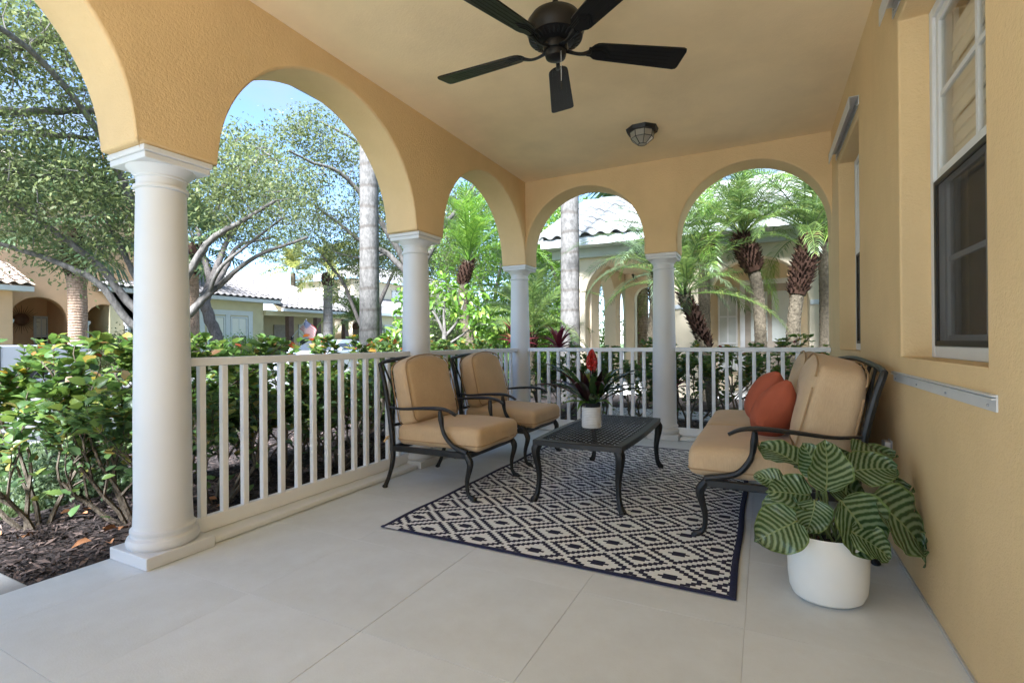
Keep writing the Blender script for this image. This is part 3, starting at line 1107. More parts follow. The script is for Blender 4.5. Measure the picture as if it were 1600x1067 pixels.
def track(y0, y1, z0, z1, label, header):
    t = thing('shutter_track', label, 'shutter track', (XR, (y0 + y1) / 2, z0), 0, 'storm shutter tracks')
    L, hh = (y1 - y0) / 2, z1 - z0
    o = 0.055 if header else 0.014
    MB().box(-0.0045, -0.0005, -L, L, 0, hh).build('back_plate', 'alu', t)
    if header:
        MB().box(-o, -0.0048, -L + 0.001, L - 0.001, hh - 0.005, hh - 0.001).build('top_flange', 'alu', t)
        MB().box(-o, -o + 0.004, -L + 0.001, L - 0.001, -0.02, hh - 0.006).build('front_lip', 'alu', t)
    else:
        MB().box(-o, -0.0048, -L + 0.001, L - 0.001, hh * 0.70, hh * 0.70 + 0.004).build('flange', 'alu', t)
        MB().box(-o, -0.0048, -L + 0.001, L - 0.001, hh - 0.005, hh - 0.001).build('flange', 'alu', t)
    for k in range(4):
        y = -L + 0.05 + k * (2 * L - 0.1) / 3
        MB().lathe([(0.004, 0), (0.004, 0.003), (0.002, 0.0045)], 10).build('bolt', 'rim_metal', t, 40, 0, 2).matrix_local = Matrix.Translation((-0.005, y, hh * 0.3)) @ Matrix.Rotation(R(-90), 4, 'Y')
    return t


track(1.752, 2.925, 0.822, 0.868, 'short aluminium shutter track screwed to the wall below the window near the plant', False)
track(3.79, 4.98, 0.822, 0.868, 'aluminium shutter track on the wall hidden behind the sofa back', False)
track(1.76, 2.89, 2.515, 2.575, 'aluminium shutter header fixed over the window near the plant', True)
track(3.83, 4.95, 2.515, 2.575, 'aluminium shutter header fixed over the window above the sofa', True)
ot = thing('wall_outlet', 'weatherproof outlet with clear cover on the wall behind the sofa', 'outlet', (XR, 3.02, 0.40))
MB().box(-0.004, -0.0005, -0.04, 0.04, 0, 0.125).build('plate', 'trim_white', ot, None, 0.001, 1)
MB().box(-0.032, -0.0045, -0.036, 0.036, 0.005, 0.12).build('cover', 'alu', ot, None, 0.006, 2)

# ------------------------------------------------------------------ cushions and cast furniture
def axis_list(h, r, n):
    e = [0, 0.12, 0.35, 0.65, 1.0]
    a = [-h + r * t for t in e]
    inner = list(np.linspace(-h + r, h - r, n + 2))[1:-1]
    return a + inner + [-x for x in reversed(a)]


def rounded_box(hx, hy, hz, r, n=6, shape=None, wr=0.0, seed=0.0):
    """soft box; shape(p) may push each vertex"""
    ax = [axis_list(h, r, n) for h in (hx, hy, hz)]
    hs = (hx, hy, hz)
    bm = bmesh.new()
    for d in range(3):
        u, w = (d + 1) % 3, (d + 2) % 3
        for sgn in (-1, 1):
            grid = []
            for a in ax[u]:
                row = []
                for c in ax[w]:
                    p = [0, 0, 0]
                    p[d] = sgn * hs[d]
                    p[u], p[w] = a, c
                    q = [max(-(hs[k] - r), min(hs[k] - r, p[k])) for k in range(3)]
                    dv = Vector([p[k] - q[k] for k in range(3)])
                    if dv.length > 1e-9:
                        dv = dv.normalized() * r
                    P = Vector(q) + dv
                    row.append(P)
                grid.append(row)
            vm = [[bm.verts.new(P) for P in row] for row in grid]
            for i in range(len(ax[u]) - 1):
                for j in range(len(ax[w]) - 1):
                    f = [vm[i][j], vm[i + 1][j], vm[i + 1][j + 1], vm[i][j + 1]]
                    bm.faces.new(f if sgn > 0 else f[::-1])
    bmesh.ops.remove_doubles(bm, verts=bm.verts, dist=1e-5)
    for v in bm.verts:
        if shape:
            v.co = Vector(shape(v.co))
        if wr:
            k = Vector((v.co.x * 7 + seed, v.co.y * 7 + seed * 1.7, v.co.z * 7))
            v.co += Vector((noise.noise(k), noise.noise(k + Vector((9, 0, 0))), noise.noise(k + Vector((0, 9, 0))))) * wr
    bmesh.ops.recalc_face_normals(bm, faces=bm.faces)
    me = bpy.data.meshes.new('cushion')
    bm.to_mesh(me)
    bm.free()
    for p in me.polygons:
        p.use_smooth = True
    return me


def rr_path(hx, hy, r, n=5):
    pts = []
    for cx, cy, a0 in ((hx - r, hy - r, 0), (-hx + r, hy - r, 90), (-hx + r, -hy + r, 180), (hx - r, -hy + r, 270)):
        for k in range(n + 1):
            a = R(a0 + 90 * k / n)
            pts.append((cx + r * math.cos(a), cy + r * math.sin(a)))
    return pts


def densify(pts, step=0.05):
    out = []
    for i in range(len(pts)):
        a, b_ = Vector(pts[i]), Vector(pts[(i + 1) % len(pts)])
        n = max(1, int((b_ - a).length / step))
        for k in range(n):
            out.append(a.lerp(b_, k / n))
    return out


def closed_tube(mb, pts, r, n=6):
    pts = [Vector(p) for p in pts]
    N = len(pts)
    vs, fs = [], []
    prev = None
    for i in range(N):
        t = (pts[(i + 1) % N] - pts[i - 1]).normalized()
        if prev is None:
            a = t.orthogonal().normalized()
        else:
            a = (prev - t * prev.dot(t)).normalized()
        prev = a
        b_ = t.cross(a)
        for k in range(n):
            an = 2 * math.pi * k / n
            vs.append(pts[i] + (a * math.cos(an) + b_ * math.sin(an)) * r)
    for i in range(N - 1):
        for k in range(n):
            fs.append((i * n + k, i * n + (k + 1) % n, (i + 1) * n + (k + 1) % n, (i + 1) * n + k))
    mb.add(vs, fs)


def seat_cushion(parent, cx, cy, z0, hx, hy, th, seed):
    """box cushion lying flat, crowned on top, welt on both edges"""
    hz = th / 2

    def shp(p):
        k = (1 - (abs(p.x) / hx) ** 3) * (1 - (abs(p.y) / hy) ** 3)
        z = p.z + (0.022 * k if p.z > 0 else 0)
        bulge = 1 + 0.018 * (1 - (p.z / hz) ** 2)
        return (p.x * bulge, p.y * bulge, z)
    o = obj('seat_cushion', rounded_box(hx, hy, hz, 0.042, 7, shp, 0.006, seed), 'cushion_cloth', parent, 0, 2, (cx, cy, z0 + hz))
    for nm, zz in (('piping', hz - 0.052), ('piping', -hz + 0.040)):
        mb = MB()
        b2 = 1 + 0.018 * (1 - (zz / hz) ** 2)
        path = [(p.x, p.y, zz) for p in densify([Vector((a * b2, c * b2, 0)) for a, c in rr_path(hx, hy, 0.042)])]
        if zz > 0:
            continue
        closed_tube(mb, path, 0.0042)
        mb.build(nm, 'welt', o, 60)
    return o


def back_cushion(parent, x, cy, z0, hy, height, th, lean, seed):
    """upright cushion, local x is thickness; top edge domed; leans back"""
    hx, hz = th / 2, height / 2

    def shp(p):
        k = (1 - (abs(p.y) / hy) ** 2.2)
        up = (p.z + hz) / (2 * hz)
        z = p.z + 0.055 * k * up
        puff = (1 - (abs(p.y) / hy) ** 3) * (1 - (abs(p.z) / hz) ** 3)
        xx = p.x * (1 + 0.25 * puff) * (1 - 0.10 * up)
        yy = p.y * (1 - 0.05 * up * up)
        return (xx, yy, z)
    o = obj('back_cushion', rounded_box(hx, hy, hz, 0.05, 7, shp, 0.009, seed), 'cushion_cloth', parent)
    o.matrix_local = Matrix.Translation((x, cy, z0)) @ Matrix.Rotation(-lean, 4, 'Y') @ Matrix.Translation((0, 0, hz))
    for xx in (hx - 0.012, -hx + 0.012):
        mb = MB()
        path = []
        for p in densify([Vector((0, a, c)) for a, c in rr_path(hy - 0.006, hz - 0.006, 0.05)]):
            up = (p.z + hz) / (2 * hz)
            k = 1 - (abs(p.y) / hy) ** 2.2
            path.append((xx * (1 - 0.10 * up) + (0.008 if xx > 0 else -0.008), p.y * (1 - 0.05 * up * up), p.z + 0.055 * k * up))
        closed_tube(mb, path, 0.0045)
        mb.build('piping', 'welt', o, 60)
    return o


def cabriole(mb, x, y, ztop, dx, dy, r=0.021):
    """cast leg: swells at the knee, narrows, kicks out at the foot"""
    pts = spline([(x, y, ztop), (x + dx * 0.55, y + dy * 0.55, ztop * 0.80), (x + dx * 0.10, y + dy * 0.1, ztop * 0.42), (x + dx * 0.25, y + dy * 0.25, ztop * 0.14), (x + dx, y + dy, 0.012)], 5)
    rad = lerp_list([r * 1.0, r * 1.15, r * 0.82, r * 0.62, r * 0.62, r * 0.95], len(pts))
    mb.tube(pts, rad, 8)
    mb.lathe([(r * 0.7, 0), (r * 1.05, 0.006), (r * 0.9, 0.016), (r * 0.3, 0.022)], 10, (x + dx, y + dy, 0.0))


def cast_seat(name, label, cat, loc, rz, W, group, ncush, D=0.74):
    """armchair or sofa facing local +x; W is the outer width along local y"""
    t = thing(name, label, cat, loc, rz, group)
    w = W / 2
    xf, xb = D / 2 - 0.045, -D / 2 + 0.06
    zf = 0.292
    # apron frame
    m = MB()
    m.box(xb, xf, -w + 0.012, -w + 0.042, zf - 0.026, zf + 0.012)
    m.box(xb, xf, w - 0.042, w - 0.012, zf - 0.026, zf + 0.012)
    m.box(xf - 0.030, xf + 0.002, -w + 0.042, w - 0.042, zf - 0.027, zf + 0.011)
    m.box(xb, xb + 0.03, -w + 0.042, w - 0.042, zf - 0.027, zf + 0.011)
    n = max(3, int(W / 0.18))
    for k in range(1, n):
        y = -w + W * k / n
        m.box(xb + 0.03, xf - 0.03, y - 0.012, y + 0.012, zf - 0.012, zf + 0.004)
    m.build('seat_frame', 'cast_metal', t, None, 0.004, 1)
    for s in (-1, 1):
        m = MB()
        cabriole(m, xf - 0.015, s * (w - 0.027), zf, 0.055, s * 0.0)
        m.build('leg', 'cast_metal', t, 40)
    # rear posts: leg, then leaning back upright
    for s in (-1, 1):
        m = MB()
        y = s * (w - 0.026)
        pts = spline([(xb - 0.055, y, 0.012), (xb - 0.025, y, 0.07), (xb + 0.012, y, 0.18), (xb + 0.018, y, 0.29), (xb + 0.005, y, 0.42), (xb - 0.025, y, 0.60), (xb - 0.062, y, 0.76), (xb - 0.088, y, 0.845), (xb - 0.098, y * 0.985, 0.872)], 4)
        m.tube(pts, lerp_list([0.016, 0.014, 0.017, 0.02, 0.018, 0.017, 0.016, 0.015], len(pts)), 8)
        m.lathe([(0.015, 0), (0.021, 0.007), (0.016, 0.018), (0.006, 0.024)], 10, (xb - 0.057, y, 0))
        m.build('back_post', 'cast_metal', t, 40)
    # crest rail and back lattice
    m = MB()
    pts = spline([(xb - 0.095, -w + 0.026, 0.868), (xb - 0.100, -w * 0.75, 0.885), (xb - 0.105, 0, 0.905), (xb - 0.100, w * 0.75, 0.885), (xb - 0.095, w - 0.026, 0.868)], 5)
    m.tube(pts, 0.014, 8)
    m.build('crest_rail', 'cast_metal', t, 40)
    m = MB()
    m.tube([(xb + 0.002, -w + 0.03, 0.44), (xb + 0.002, w - 0.03, 0.44)], 0.011, 6)
    nb = max(3, int(W / 0.16))
    for k in range(nb):
        y0 = -w + 0.05 + (W - 0.1) * k / nb
        y1 = -w + 0.05 + (W - 0.1) * (k + 1) / nb
        a0, a1 = Vector((xb - 0.002, y0, 0.44)), Vector((xb - 0.098, y1, 0.88))
        b0, b1 = Vector((xb - 0.002, y1, 0.44)), Vector((xb - 0.098, y0, 0.88))
        m.tube([a0, a0.lerp(a1, 0.5), a1], 0.007, 6)
        m.tube([b0 + Vector((0.006, 0, 0)), b0.lerp(b1, 0.5) + Vector((0.006, 0, 0)), b1 + Vector((0.006, 0, 0))], 0.007, 6)
    m.build('back_lattice', 'cast_metal', t, 40)
    for s in (-1, 1):
        y = s * (w - 0.022)
        m = MB()
        pts = spline([(xb - 0.020, y, 0.575), (xb + 0.10, y + s * 0.008, 0.563), (xb + 0.28, y + s * 0.018, 0.578), (xb + 0.42, y + s * 0.016, 0.583), (xb + 0.495, y + s * 0.012, 0.572), (xb + 0.55, y + s * 0.008, 0.545)], 5)
        m.tube(pts, lerp_list([0.012, 0.014, 0.019, 0.021, 0.018, 0.015], len(pts)), 8, True, 0.62, (0, 0, 1))
        a = m.build('armrest', 'cast_metal', t, 40)
        m = MB()
        pts = spline([(xb + 0.43, y + s * 0.014, 0.568), (xb + 0.435, y + s * 0.008, 0.50), (xb + 0.455, y + s * 0.006, 0.42), (xb + 0.52, y + s * 0.002, 0.345), (xf - 0.01, y - s * 0.004, 0.305)], 5)
        m.tube(pts, lerp_list([0.013, 0.019, 0.013, 0.015, 0.016, 0.018], len(pts)), 8)
        m.build('arm_support', 'cast_metal', t, 40)
    # cushions
    cw = (W - 0.10) / ncush
    for k in range(ncush):
        cy = -w + 0.05 + cw * (k + 0.5)
        seat_cushion(t, xb + (0.365 if ncush == 1 else 0.385), cy, zf + 0.012, 0.335 if ncush == 1 else 0.365, cw / 2 - 0.006, 0.145 if ncush == 1 else 0.155, 3.1 * k + loc[1])
        back_cushion(t, xb + (0.115 if ncush == 1 else 0.150), cy, zf + 0.155, cw / 2 - 0.010, 0.435, 0.150 if ncush == 1 else 0.235, R(13), 5.3 * k + loc[1])
    # tie at the rear post
    m = MB()
    m.tube(spline([(xb - 0.002, -w + 0.03, 0.362), (xb - 0.012, -w + 0.004, 0.365), (xb - 0.03, -w + 0.01, 0.358), (xb - 0.03, -w + 0.03, 0.345)], 4), 0.006, 6)
    m.tube([(xb - 0.012, -w + 0.002, 0.365), (xb - 0.03, -w - 0.012, 0.33)], 0.006, 6)
    m.build('cushion_tie', 'cushion_cloth', t, 60)
    return t


cast_seat('armchair', 'cast metal armchair with tan cushions standing by the loose corner of the rug', 'armchair', (-2.035, 3.055, 0), 0, 0.69, 'tan cushioned armchairs', 1)
cast_seat('armchair', 'cast metal armchair with tan cushions standing nearer the corner column', 'armchair', (-2.075, 4.015, 0), 0, 0.69, 'tan cushioned armchairs', 1)
cast_seat('sofa', 'two-seat cast metal sofa with tan cushions along the house wall', 'sofa', (0.055, 3.585, 0), math.pi, 1.72, None, 2, 0.78)


def throw_pillow(loc, rot, s, label):
    def shp(p):
        u, v = p.y / s, p.z / s
        k = (1 - abs(u) ** 2.2) * (1 - abs(v) ** 2.2)
        pinch = 1 - 0.10 * (1 - u * u) * (v * v) - 0.0
        pin2 = 1 - 0.10 * (1 - v * v) * (u * u)
        return (p.x * (0.12 + 1.15 * max(0, k) ** 0.55), p.y * pin2, p.z * pinch)
    o = obj('throw_pillow', rounded_box(0.085, s, s, 0.03, 9, shp, 0.006, loc[1]), 'terracotta_cloth')
    o.matrix_world = Matrix.Translation(loc) @ Matrix.Rotation(rot[2], 4, 'Z') @ Matrix.Rotation(rot[1], 4, 'Y') @ Matrix.Rotation(rot[0], 4, 'X')
    return tag(o, label, 'pillow', 'terracotta pillows')


throw_pillow((0.045, 3.17, 0.612), (R(30), R(-26), R(166)), 0.158, 'terracotta throw pillow leaning in front of the sofa cushion nearer the plant')
throw_pillow((0.005, 3.48, 0.655), (R(10), R(-24), R(176)), 0.170, 'terracotta throw pillow tucked behind another pillow in the middle of the sofa')

# ------------------------------------------------------------------ coffee table
tb = thing('coffee_table', 'black cast metal coffee table with woven lattice top on the rug', 'table', (-1.035, 3.50, 0))
tw, tl, tz = 0.305, 0.635, 0.40
# slightly bowed outline
def bow(n=14):
    pts = []
    for k in range(n + 1):
        u = -1 + 2 * k / n
        pts.append((tw - 0.02 + 0.02 * (1 - u * u), u * (tl - 0.02)))
    for k in range(n + 1):
        u = 1 - 2 * k / n
        pts.append((u * (tw - 0.02), tl - 0.02 + 0.02 * (1 - u * u)))
    for k in range(n + 1):
        u = 1 - 2 * k / n
        pts.append((-tw + 0.02 - 0.02 * (1 - u * u), u * (tl - 0.02)))
    for k in range(n + 1):
        u = -1 + 2 * k / n
        pts.append((u * (tw - 0.02), -tl + 0.02 - 0.02 * (1 - u * u)))
    return pts


ring = [(x, y, tz) for x, y in bow()]
mb = MB()
n = len(ring)
vs = []
for sc_, z in ((1.0, tz - 0.034), (1.0, tz - 0.004), (0.985, tz), (0.90, tz)):
    for x, y, _ in ring:
        ex, ey = (tw, tl)
        if sc_ == 0.90:
            vs.append((x * (1 - 0.045 / ex), y * (1 - 0.045 / ey), z))
        elif sc_ == 0.985:
            vs.append((x * (1 - 0.005 / ex), y * (1 - 0.005 / ey), z))
        else:
            vs.append((x, y, z))
for x, y, _ in ring:
    vs.append((x * (1 - 0.045 / tw), y * (1 - 0.045 / tl), tz - 0.012))
for x, y, _ in ring:
    vs.append((x * (1 - 0.02 / tw), y * (1 - 0.02 / tl), tz - 0.034))
fs = []
for r_ in range(5):
    for k in range(n):
        fs.append((r_ * n + k, r_ * n + (k + 1) % n, (r_ + 1) * n + (k + 1) % n, (r_ + 1) * n + k))
for k in range(n):
    fs.append((5 * n + k, 5 * n + (k + 1) % n, (k + 1) % n, k))
mb.add(vs, fs)
mb.build('top_frame', 'cast_metal', tb, 30)
mb = MB()                                   # woven lattice: strips rising and dipping over one another
sx, ox = 0.0285, tw - 0.035
sy, oy = 0.0285, tl - 0.035
nx, ny = int(2 * ox / sx), int(2 * oy / sy)
for i in range(nx + 1):
    x = -ox + 2 * ox * i / nx
    pts = [(x, -oy + 2 * oy * k / (ny * 2), tz - 0.006 + 0.0035 * math.sin(math.pi * k / 2 + math.pi * i)) for k in range(ny * 2 + 1)]
    mb.tube(pts, 0.0100, 4, True, 0.32, (0, 0, 1))
for j in range(ny + 1):
    y = -oy + 2 * oy * j / ny
    pts = [(-ox + 2 * ox * k / (nx * 2), y, tz - 0.006 - 0.0035 * math.sin(math.pi * k / 2 + math.pi * j)) for k in range(nx * 2 + 1)]
    mb.tube(pts, 0.0100, 4, True, 0.32, (0, 0, 1))
tag(mb.build('lattice_top', 'cast_metal', tb, 30), None, None, None, 'stuff')
for sx_ in (-1, 1):
    for sy_ in (-1, 1):
        m = MB()
        x, y = sx_ * (tw - 0.045), sy_ * (tl - 0.05)
        k = 0.707
        pts = spline([(x, y, tz - 0.03), (x + sx_ * 0.012, y + sy_ * 0.012, tz * 0.80), (x - sx_ * 0.004, y - sy_ * 0.004, tz * 0.45), (x + sx_ * 0.004, y + sy_ * 0.004, tz * 0.16), (x + sx_ * 0.026, y + sy_ * 0.018, 0.014)], 6)
        m.tube(pts, lerp_list([0.030, 0.030, 0.025, 0.018, 0.014, 0.014, 0.018, 0.024], len(pts)), 10)
        m.lathe([(0.014, 0), (0.021, 0.006), (0.018, 0.014), (0.010, 0.02)], 10, (x + sx_ * 0.026, y + sy_ * 0.018, 0.0))
        lg = m.build('leg', 'cast_metal', tb, 40)
        fl = MB()                           # raised fluting on the leg
        for a in range(6):
            an = a * math.pi / 3
            fl.tube([p + Vector((math.cos(an), math.sin(an), 0)) * r_ for p, r_ in zip(pts, lerp_list([0.029, 0.029, 0.024, 0.017, 0.013, 0.013, 0.017, 0.022], len(pts)))], 0.0045, 5)
        fl.build('fluting', 'cast_metal', lg, 40)

# ------------------------------------------------------------------ rug
RX0, RX1, RY0, RY1 = -1.905, -0.108, 2.125, 4.86
rg = thing('rug', 'flat woven outdoor rug with stepped navy diamonds on cream', 'rug', ((RX0 + RX1) / 2, (RY0 + RY1) / 2, 0))
hx, hy = (RX1 - RX0) / 2, (RY1 - RY0) / 2


def rug_z(x, y):
    # edge ripples where the rug does not lie quite flat
    e = max(0, (abs(x) / hx - 0.9) * 10)
    return 0.003 * e * (1 + math.sin(y * 11 + 1.3)) * (1 if x < 0 else 0.6)


def rug_x(x, y):
    return x + (0.003 * math.sin(y * 8.0) if abs(x) > hx - 0.04 else 0)


mb = MB()
gx = [-hx + 0.02] + list(np.linspace(-hx + 0.02, hx - 0.02, 26))[1:-1] + [hx - 0.02]
gy = list(np.linspace(-hy + 0.02, hy - 0.02, 60))
vs, fs = [], []
for zz in (0.0055, 0.0012):
    for x in gx:
        for y in gy:
            vs.append((rug_x(x, y), y, zz + rug_z(x, y)))
nY, nX = len(gy), len(gx)
for i in range(nX - 1):
    for j in range(nY - 1):
        a = i * nY + j
        fs.append((a, a + nY, a + nY + 1, a + 1))
        b0 = nX * nY + a
        fs.append((b0, b0 + 1, b0 + nY + 1, b0 + nY))
mb.add(vs, fs)
wv = mb.build('woven_field', 'rug_weave', rg)
wv.location = (0, 0, 0)


def binding(pts, label=None, mat='rug_navy'):
    m_ = MB()
    m_.tube(pts, 0.015, 8, True, 0.24, (0, 0, 1))
    o = m_.build('binding', mat, rg, 60)
    return o


for y in (-hy + 0.015, hy - 0.015):
    binding([(x, y, 0.0052 + rug_z(x, y)) for x in np.linspace(-hx + 0.004, hx - 0.004, 30)])
for x in (-hx + 0.015, hx - 0.015):
    binding([(rug_x(x, y), y, 0.0048 + rug_z(x, y)) for y in np.linspace(-hy + 0.004, hy - 0.004, 80)])
tgm = MB().box(-hx + 0.035, -hx + 0.125, -hy - 0.002, -hy + 0.033, 0.0095, 0.0105)
tgm.build('sewn_tag', 'rug_tag', rg)

# ------------------------------------------------------------------ ceiling fan
FX, FY, FZ = -0.905, 2.285, 2.475
fan = thing('ceiling_fan', 'dark bronze five-blade ceiling fan hanging from the porch ceiling', 'ceiling fan', (FX, FY, H))
dz = FZ - H
MB().lathe([(0.020, 0.0), (0.075, -0.0005), (0.078, -0.02), (0.060, -0.05), (0.03, -0.065), (0.016, -0.068)], 24).build('canopy', 'fan_metal', fan, 35)
MB().lathe([(0.0135, -0.06), (0.0135, dz + 0.19)], 14).build('downrod', 'fan_metal', fan, 35)
mt = MB().lathe([(0.02, dz + 0.20), (0.035, dz + 0.195), (0.045, dz + 0.165), (0.075, dz + 0.15), (0.120, dz + 0.135), (0.140, dz + 0.105), (0.143, dz + 0.070), (0.137, dz + 0.055), (0.131, dz + 0.030), (0.085, dz + 0.012), (0.058, dz + 0.008)], 40).build('motor_housing', 'fan_metal', fan, 35)
vt = MB()
for k in range(30):
    a = 2 * math.pi * k / 30
    c_, s_ = math.cos(a), math.sin(a)
    vt.tube([(0.090 * c_, 0.090 * s_, dz + 0.011), (0.122 * c_, 0.122 * s_, dz + 0.026)], 0.0045, 5)
vt.build('vent_rib', 'lamp_black', mt, 40)
MB().lathe([(0.060, dz + 0.012), (0.062, dz - 0.015), (0.058, dz - 0.030)], 32).build('blade_hub', 'fan_metal', fan, 35)
MB().lathe([(0.050, dz - 0.028), (0.052, dz - 0.050), (0.048, dz - 0.062), (0.030, dz - 0.070), (0.008, dz - 0.073)], 32).build('switch_cap', 'fan_metal', fan, 35)
ch = MB()
ch.tube([(0.040, -0.03, dz - 0.05), (0.041, -0.031, dz - 0.20)], 0.0012, 5)
co = ch.build('pull_chain', 'alu', fan)
MB().lathe([(0.001, dz - 0.245), (0.005, dz - 0.242), (0.005, dz - 0.205), (0.001, dz - 0.199)], 10, (0.041, -0.031, 0)).build('chain_bob', 'lamp_black', co, 40)


def blade_outline():
    pts = []
    x0, x1 = 0.175, 0.665
    w0, w1_ = 0.052, 0.070
    for k in range(9):                      # rounded inner end
        a = R(90 + 180 * k / 8)
        pts.append((x0 + 0.05 + 0.05 * math.cos(a), w0 * math.sin(a)))
    pts += [(x1 - 0.02, -w1_), (x1 - 0.005, -w1_ + 0.006), (x1, -w1_ + 0.02), (x1, w1_ - 0.02), (x1 - 0.005, w1_ - 0.006), (x1 - 0.02, w1_)]
    return pts


bl_me = MB().prism(blade_outline(), 'z', -0.004, 0.004)
for k in range(4):
    y = -0.036 + 0.024 * k
    bl_me.box(0.26, 0.60, y - 0.001, y + 0.001, -0.0052, -0.0038)
bl_me = bl_me.mesh('blade', 30)
bl_me.materials.append(MATS['fan_metal'])
ir = MB()
ir.tube(spline([(0.045, 0, -0.010), (0.095, 0, -0.022), (0.135, 0, -0.022), (0.175, 0, -0.009)], 4), lerp_list([0.013, 0.010, 0.011, 0.016], 13), 8, True, 0.6, (0, 0, 1))
for k in range(3):
    ir.prism([(0.165 + 0.008 * k, 0.028 - 0.007 * k), (0.245 - 0.008 * k, 0.036 - 0.009 * k), (0.285 - 0.012 * k, 0), (0.245 - 0.008 * k, -0.036 + 0.009 * k), (0.165 + 0.008 * k, -0.028 + 0.007 * k)], 'z', -0.0075 - 0.003 * k, -0.0045 - 0.003 * k)
ir_me = ir.mesh('blade_iron', 30)
ir_me.materials.append(MATS['fan_metal'])
FAN_A0 = 36.0
for k in range(5):
    a = R(FAN_A0 + 72 * k)
    bo = obj('blade', bl_me, None, fan)
    bo.matrix_local = Matrix.Translation((0, 0, dz - 0.012)) @ Matrix.Rotation(a, 4, 'Z') @ Matrix.Rotation(R(-12), 4, 'X')
    obj('blade_iron', ir_me, None, bo)

# ------------------------------------------------------------------ octagonal ceiling lantern
ll = thing('ceiling_light', 'black octagonal flush ceiling light with frosted panes', 'ceiling light', (-0.945, 4.43, H))


def octring(r, z):
    return [(r * math.cos(R(22.5 + 45 * k)), r * math.sin(R(22.5 + 45 * k)), z) for k in range(8)]


r0, r1, r2, r3 = octring(0.142, -0.0005), octring(0.132, -0.032), octring(0.105, -0.033), octring(0.098, -0.085)
r4 = octring(0.038, -0.135)
mb = MB()
mb.add(r0 + r1 + r2, [(k, (k + 1) % 8, 8 + (k + 1) % 8, 8 + k) for k in range(8)] + [(8 + k, 8 + (k + 1) % 8, 16 + (k + 1) % 8, 16 + k) for k in range(8)] + [tuple(range(8))])
mb.build('base_plate', 'lamp_black', ll)
for k in range(8):
    kk = (k + 1) % 8
    MB().add([r2[k], r2[kk], r3[kk], r3[k]], [(0, 1, 2, 3)]).build('pane', 'frosted_glass', ll)
    MB().add([r3[k], r3[kk], r4[kk], r4[k]], [(0, 1, 2, 3)]).build('pane', 'frosted_glass', ll)
MB().add(r4, [tuple(range(8))]).build('pane', 'frosted_glass', ll)
cg = MB()
for k in range(8):
    kk = (k + 1) % 8
    cg.tube([r2[k], r3[k], r4[k]], 0.0032, 5)
    for rr in (r3, r4):
        cg.tube([rr[k], rr[kk]], 0.003, 5)
cg.build('cage', 'lamp_black', ll)

# ------------------------------------------------------------------ bromeliad in a ribbed pot on the table
bx, by, bz = -1.115, 3.46, 0.40
br = thing('potted_bromeliad', 'bromeliad with red flower spike in a ribbed white pot on the coffee table', 'potted plant', (bx, by, bz))
prof = [(0.055, 0.001), (0.066, 0.003)]
for k in range(12):
    z = 0.008 + 0.0115 * k
    prof += [(0.0640, z), (0.0705, z + 0.0025), (0.0705, z + 0.0080), (0.0640, z + 0.0105)]
prof += [(0.067, 0.149), (0.064, 0.151), (0.0615, 0.147), (0.0600, 0.128)]
MB().lathe(prof, 40).build('pot', 'rib_pot', br, 30)
MB().lathe([(0.002, 0.136), (0.059, 0.134), (0.0595, 0.130)], 24).build('soil', 'soil', br)
gp = MB().lathe([(0.050, 0.13), (0.053, 0.155), (0.056, 0.178), (0.053, 0.178), (0.049, 0.14)], 24, (0.01, 0.004, 0))
gp.build('nursery_pot', 'black_rubber', br, 35)


def strap_leaf(L, W_, el, droop, n=9):
    """arching strap leaf along +x in its own plane"""
    vs, fs = [], []
    x = z = 0.0
    a = el
    for k in range(n + 1):
        t = k / n
        w_ = W_ * (0.75 + 0.5 * math.sin(math.pi * min(1, t * 1.1))) * (1 - t ** 3.5) + 0.0006
        g = 0.5 * w_
        vs += [(x + g * math.sin(a), -w_, z + g), (x, 0, z), (x + g * math.sin(a), w_, z + g)]
        a = el - droop * t ** 1.5
        x += L / n * math.cos(a)
        z += L / n * math.sin(a)
    for k in range(n):
        for c in (0, 1):
            i = k * 3 + c
            fs.append((i, i + 1, i + 4, i + 3))
    me = MB().add(vs, fs).mesh('leaf', 80, False)
    return me


random.seed(21)
for k in range(34):
    az = k * 2.399 + random.uniform(-0.2, 0.2)
    inner = k < 9
    L = random.uniform(0.24, 0.32) if inner else random.uniform(0.40, 0.56)
    el = R(random.uniform(62, 82)) if inner else R(random.uniform(30, 62))
    dr = R(random.uniform(15, 40)) if inner else R(random.uniform(50, 100))
    me = strap_leaf(L, random.uniform(0.021, 0.027), el, dr)
    me.materials.append(MATS['bromeliad_core' if inner or (k % 5 == 0) else 'bromeliad_leaf'])
    o = obj('leaf', me, None, br, 0, 2, (0.012 * math.cos(az), 0.012 * math.sin(az), 0.15))
    o.rotation_euler = (0, 0, az)
for az, L, el, dr in ((R(200), 0.24, 20, 70), (R(255), 0.20, 28, 110), (R(160), 0.27, 30, 80), (R(330), 0.22, 30, 80)):
    me = strap_leaf(L, 0.019, R(el), R(dr))
    me.materials.append(MATS['bright_leaf'])
    o = obj('leaf', me, None, br, 0, 2, (0.01 * math.cos(az), 0.01 * math.sin(az), 0.16))
    o.rotation_euler = (0, 0, az)
MB().tube([(0, 0, 0.14), (0.004, 0, 0.40), (0.006, 0, 0.47)], [0.016, 0.014, 0.011], 8).build('flower_stalk', 'bromeliad_core', br, 60)
fl = MB()
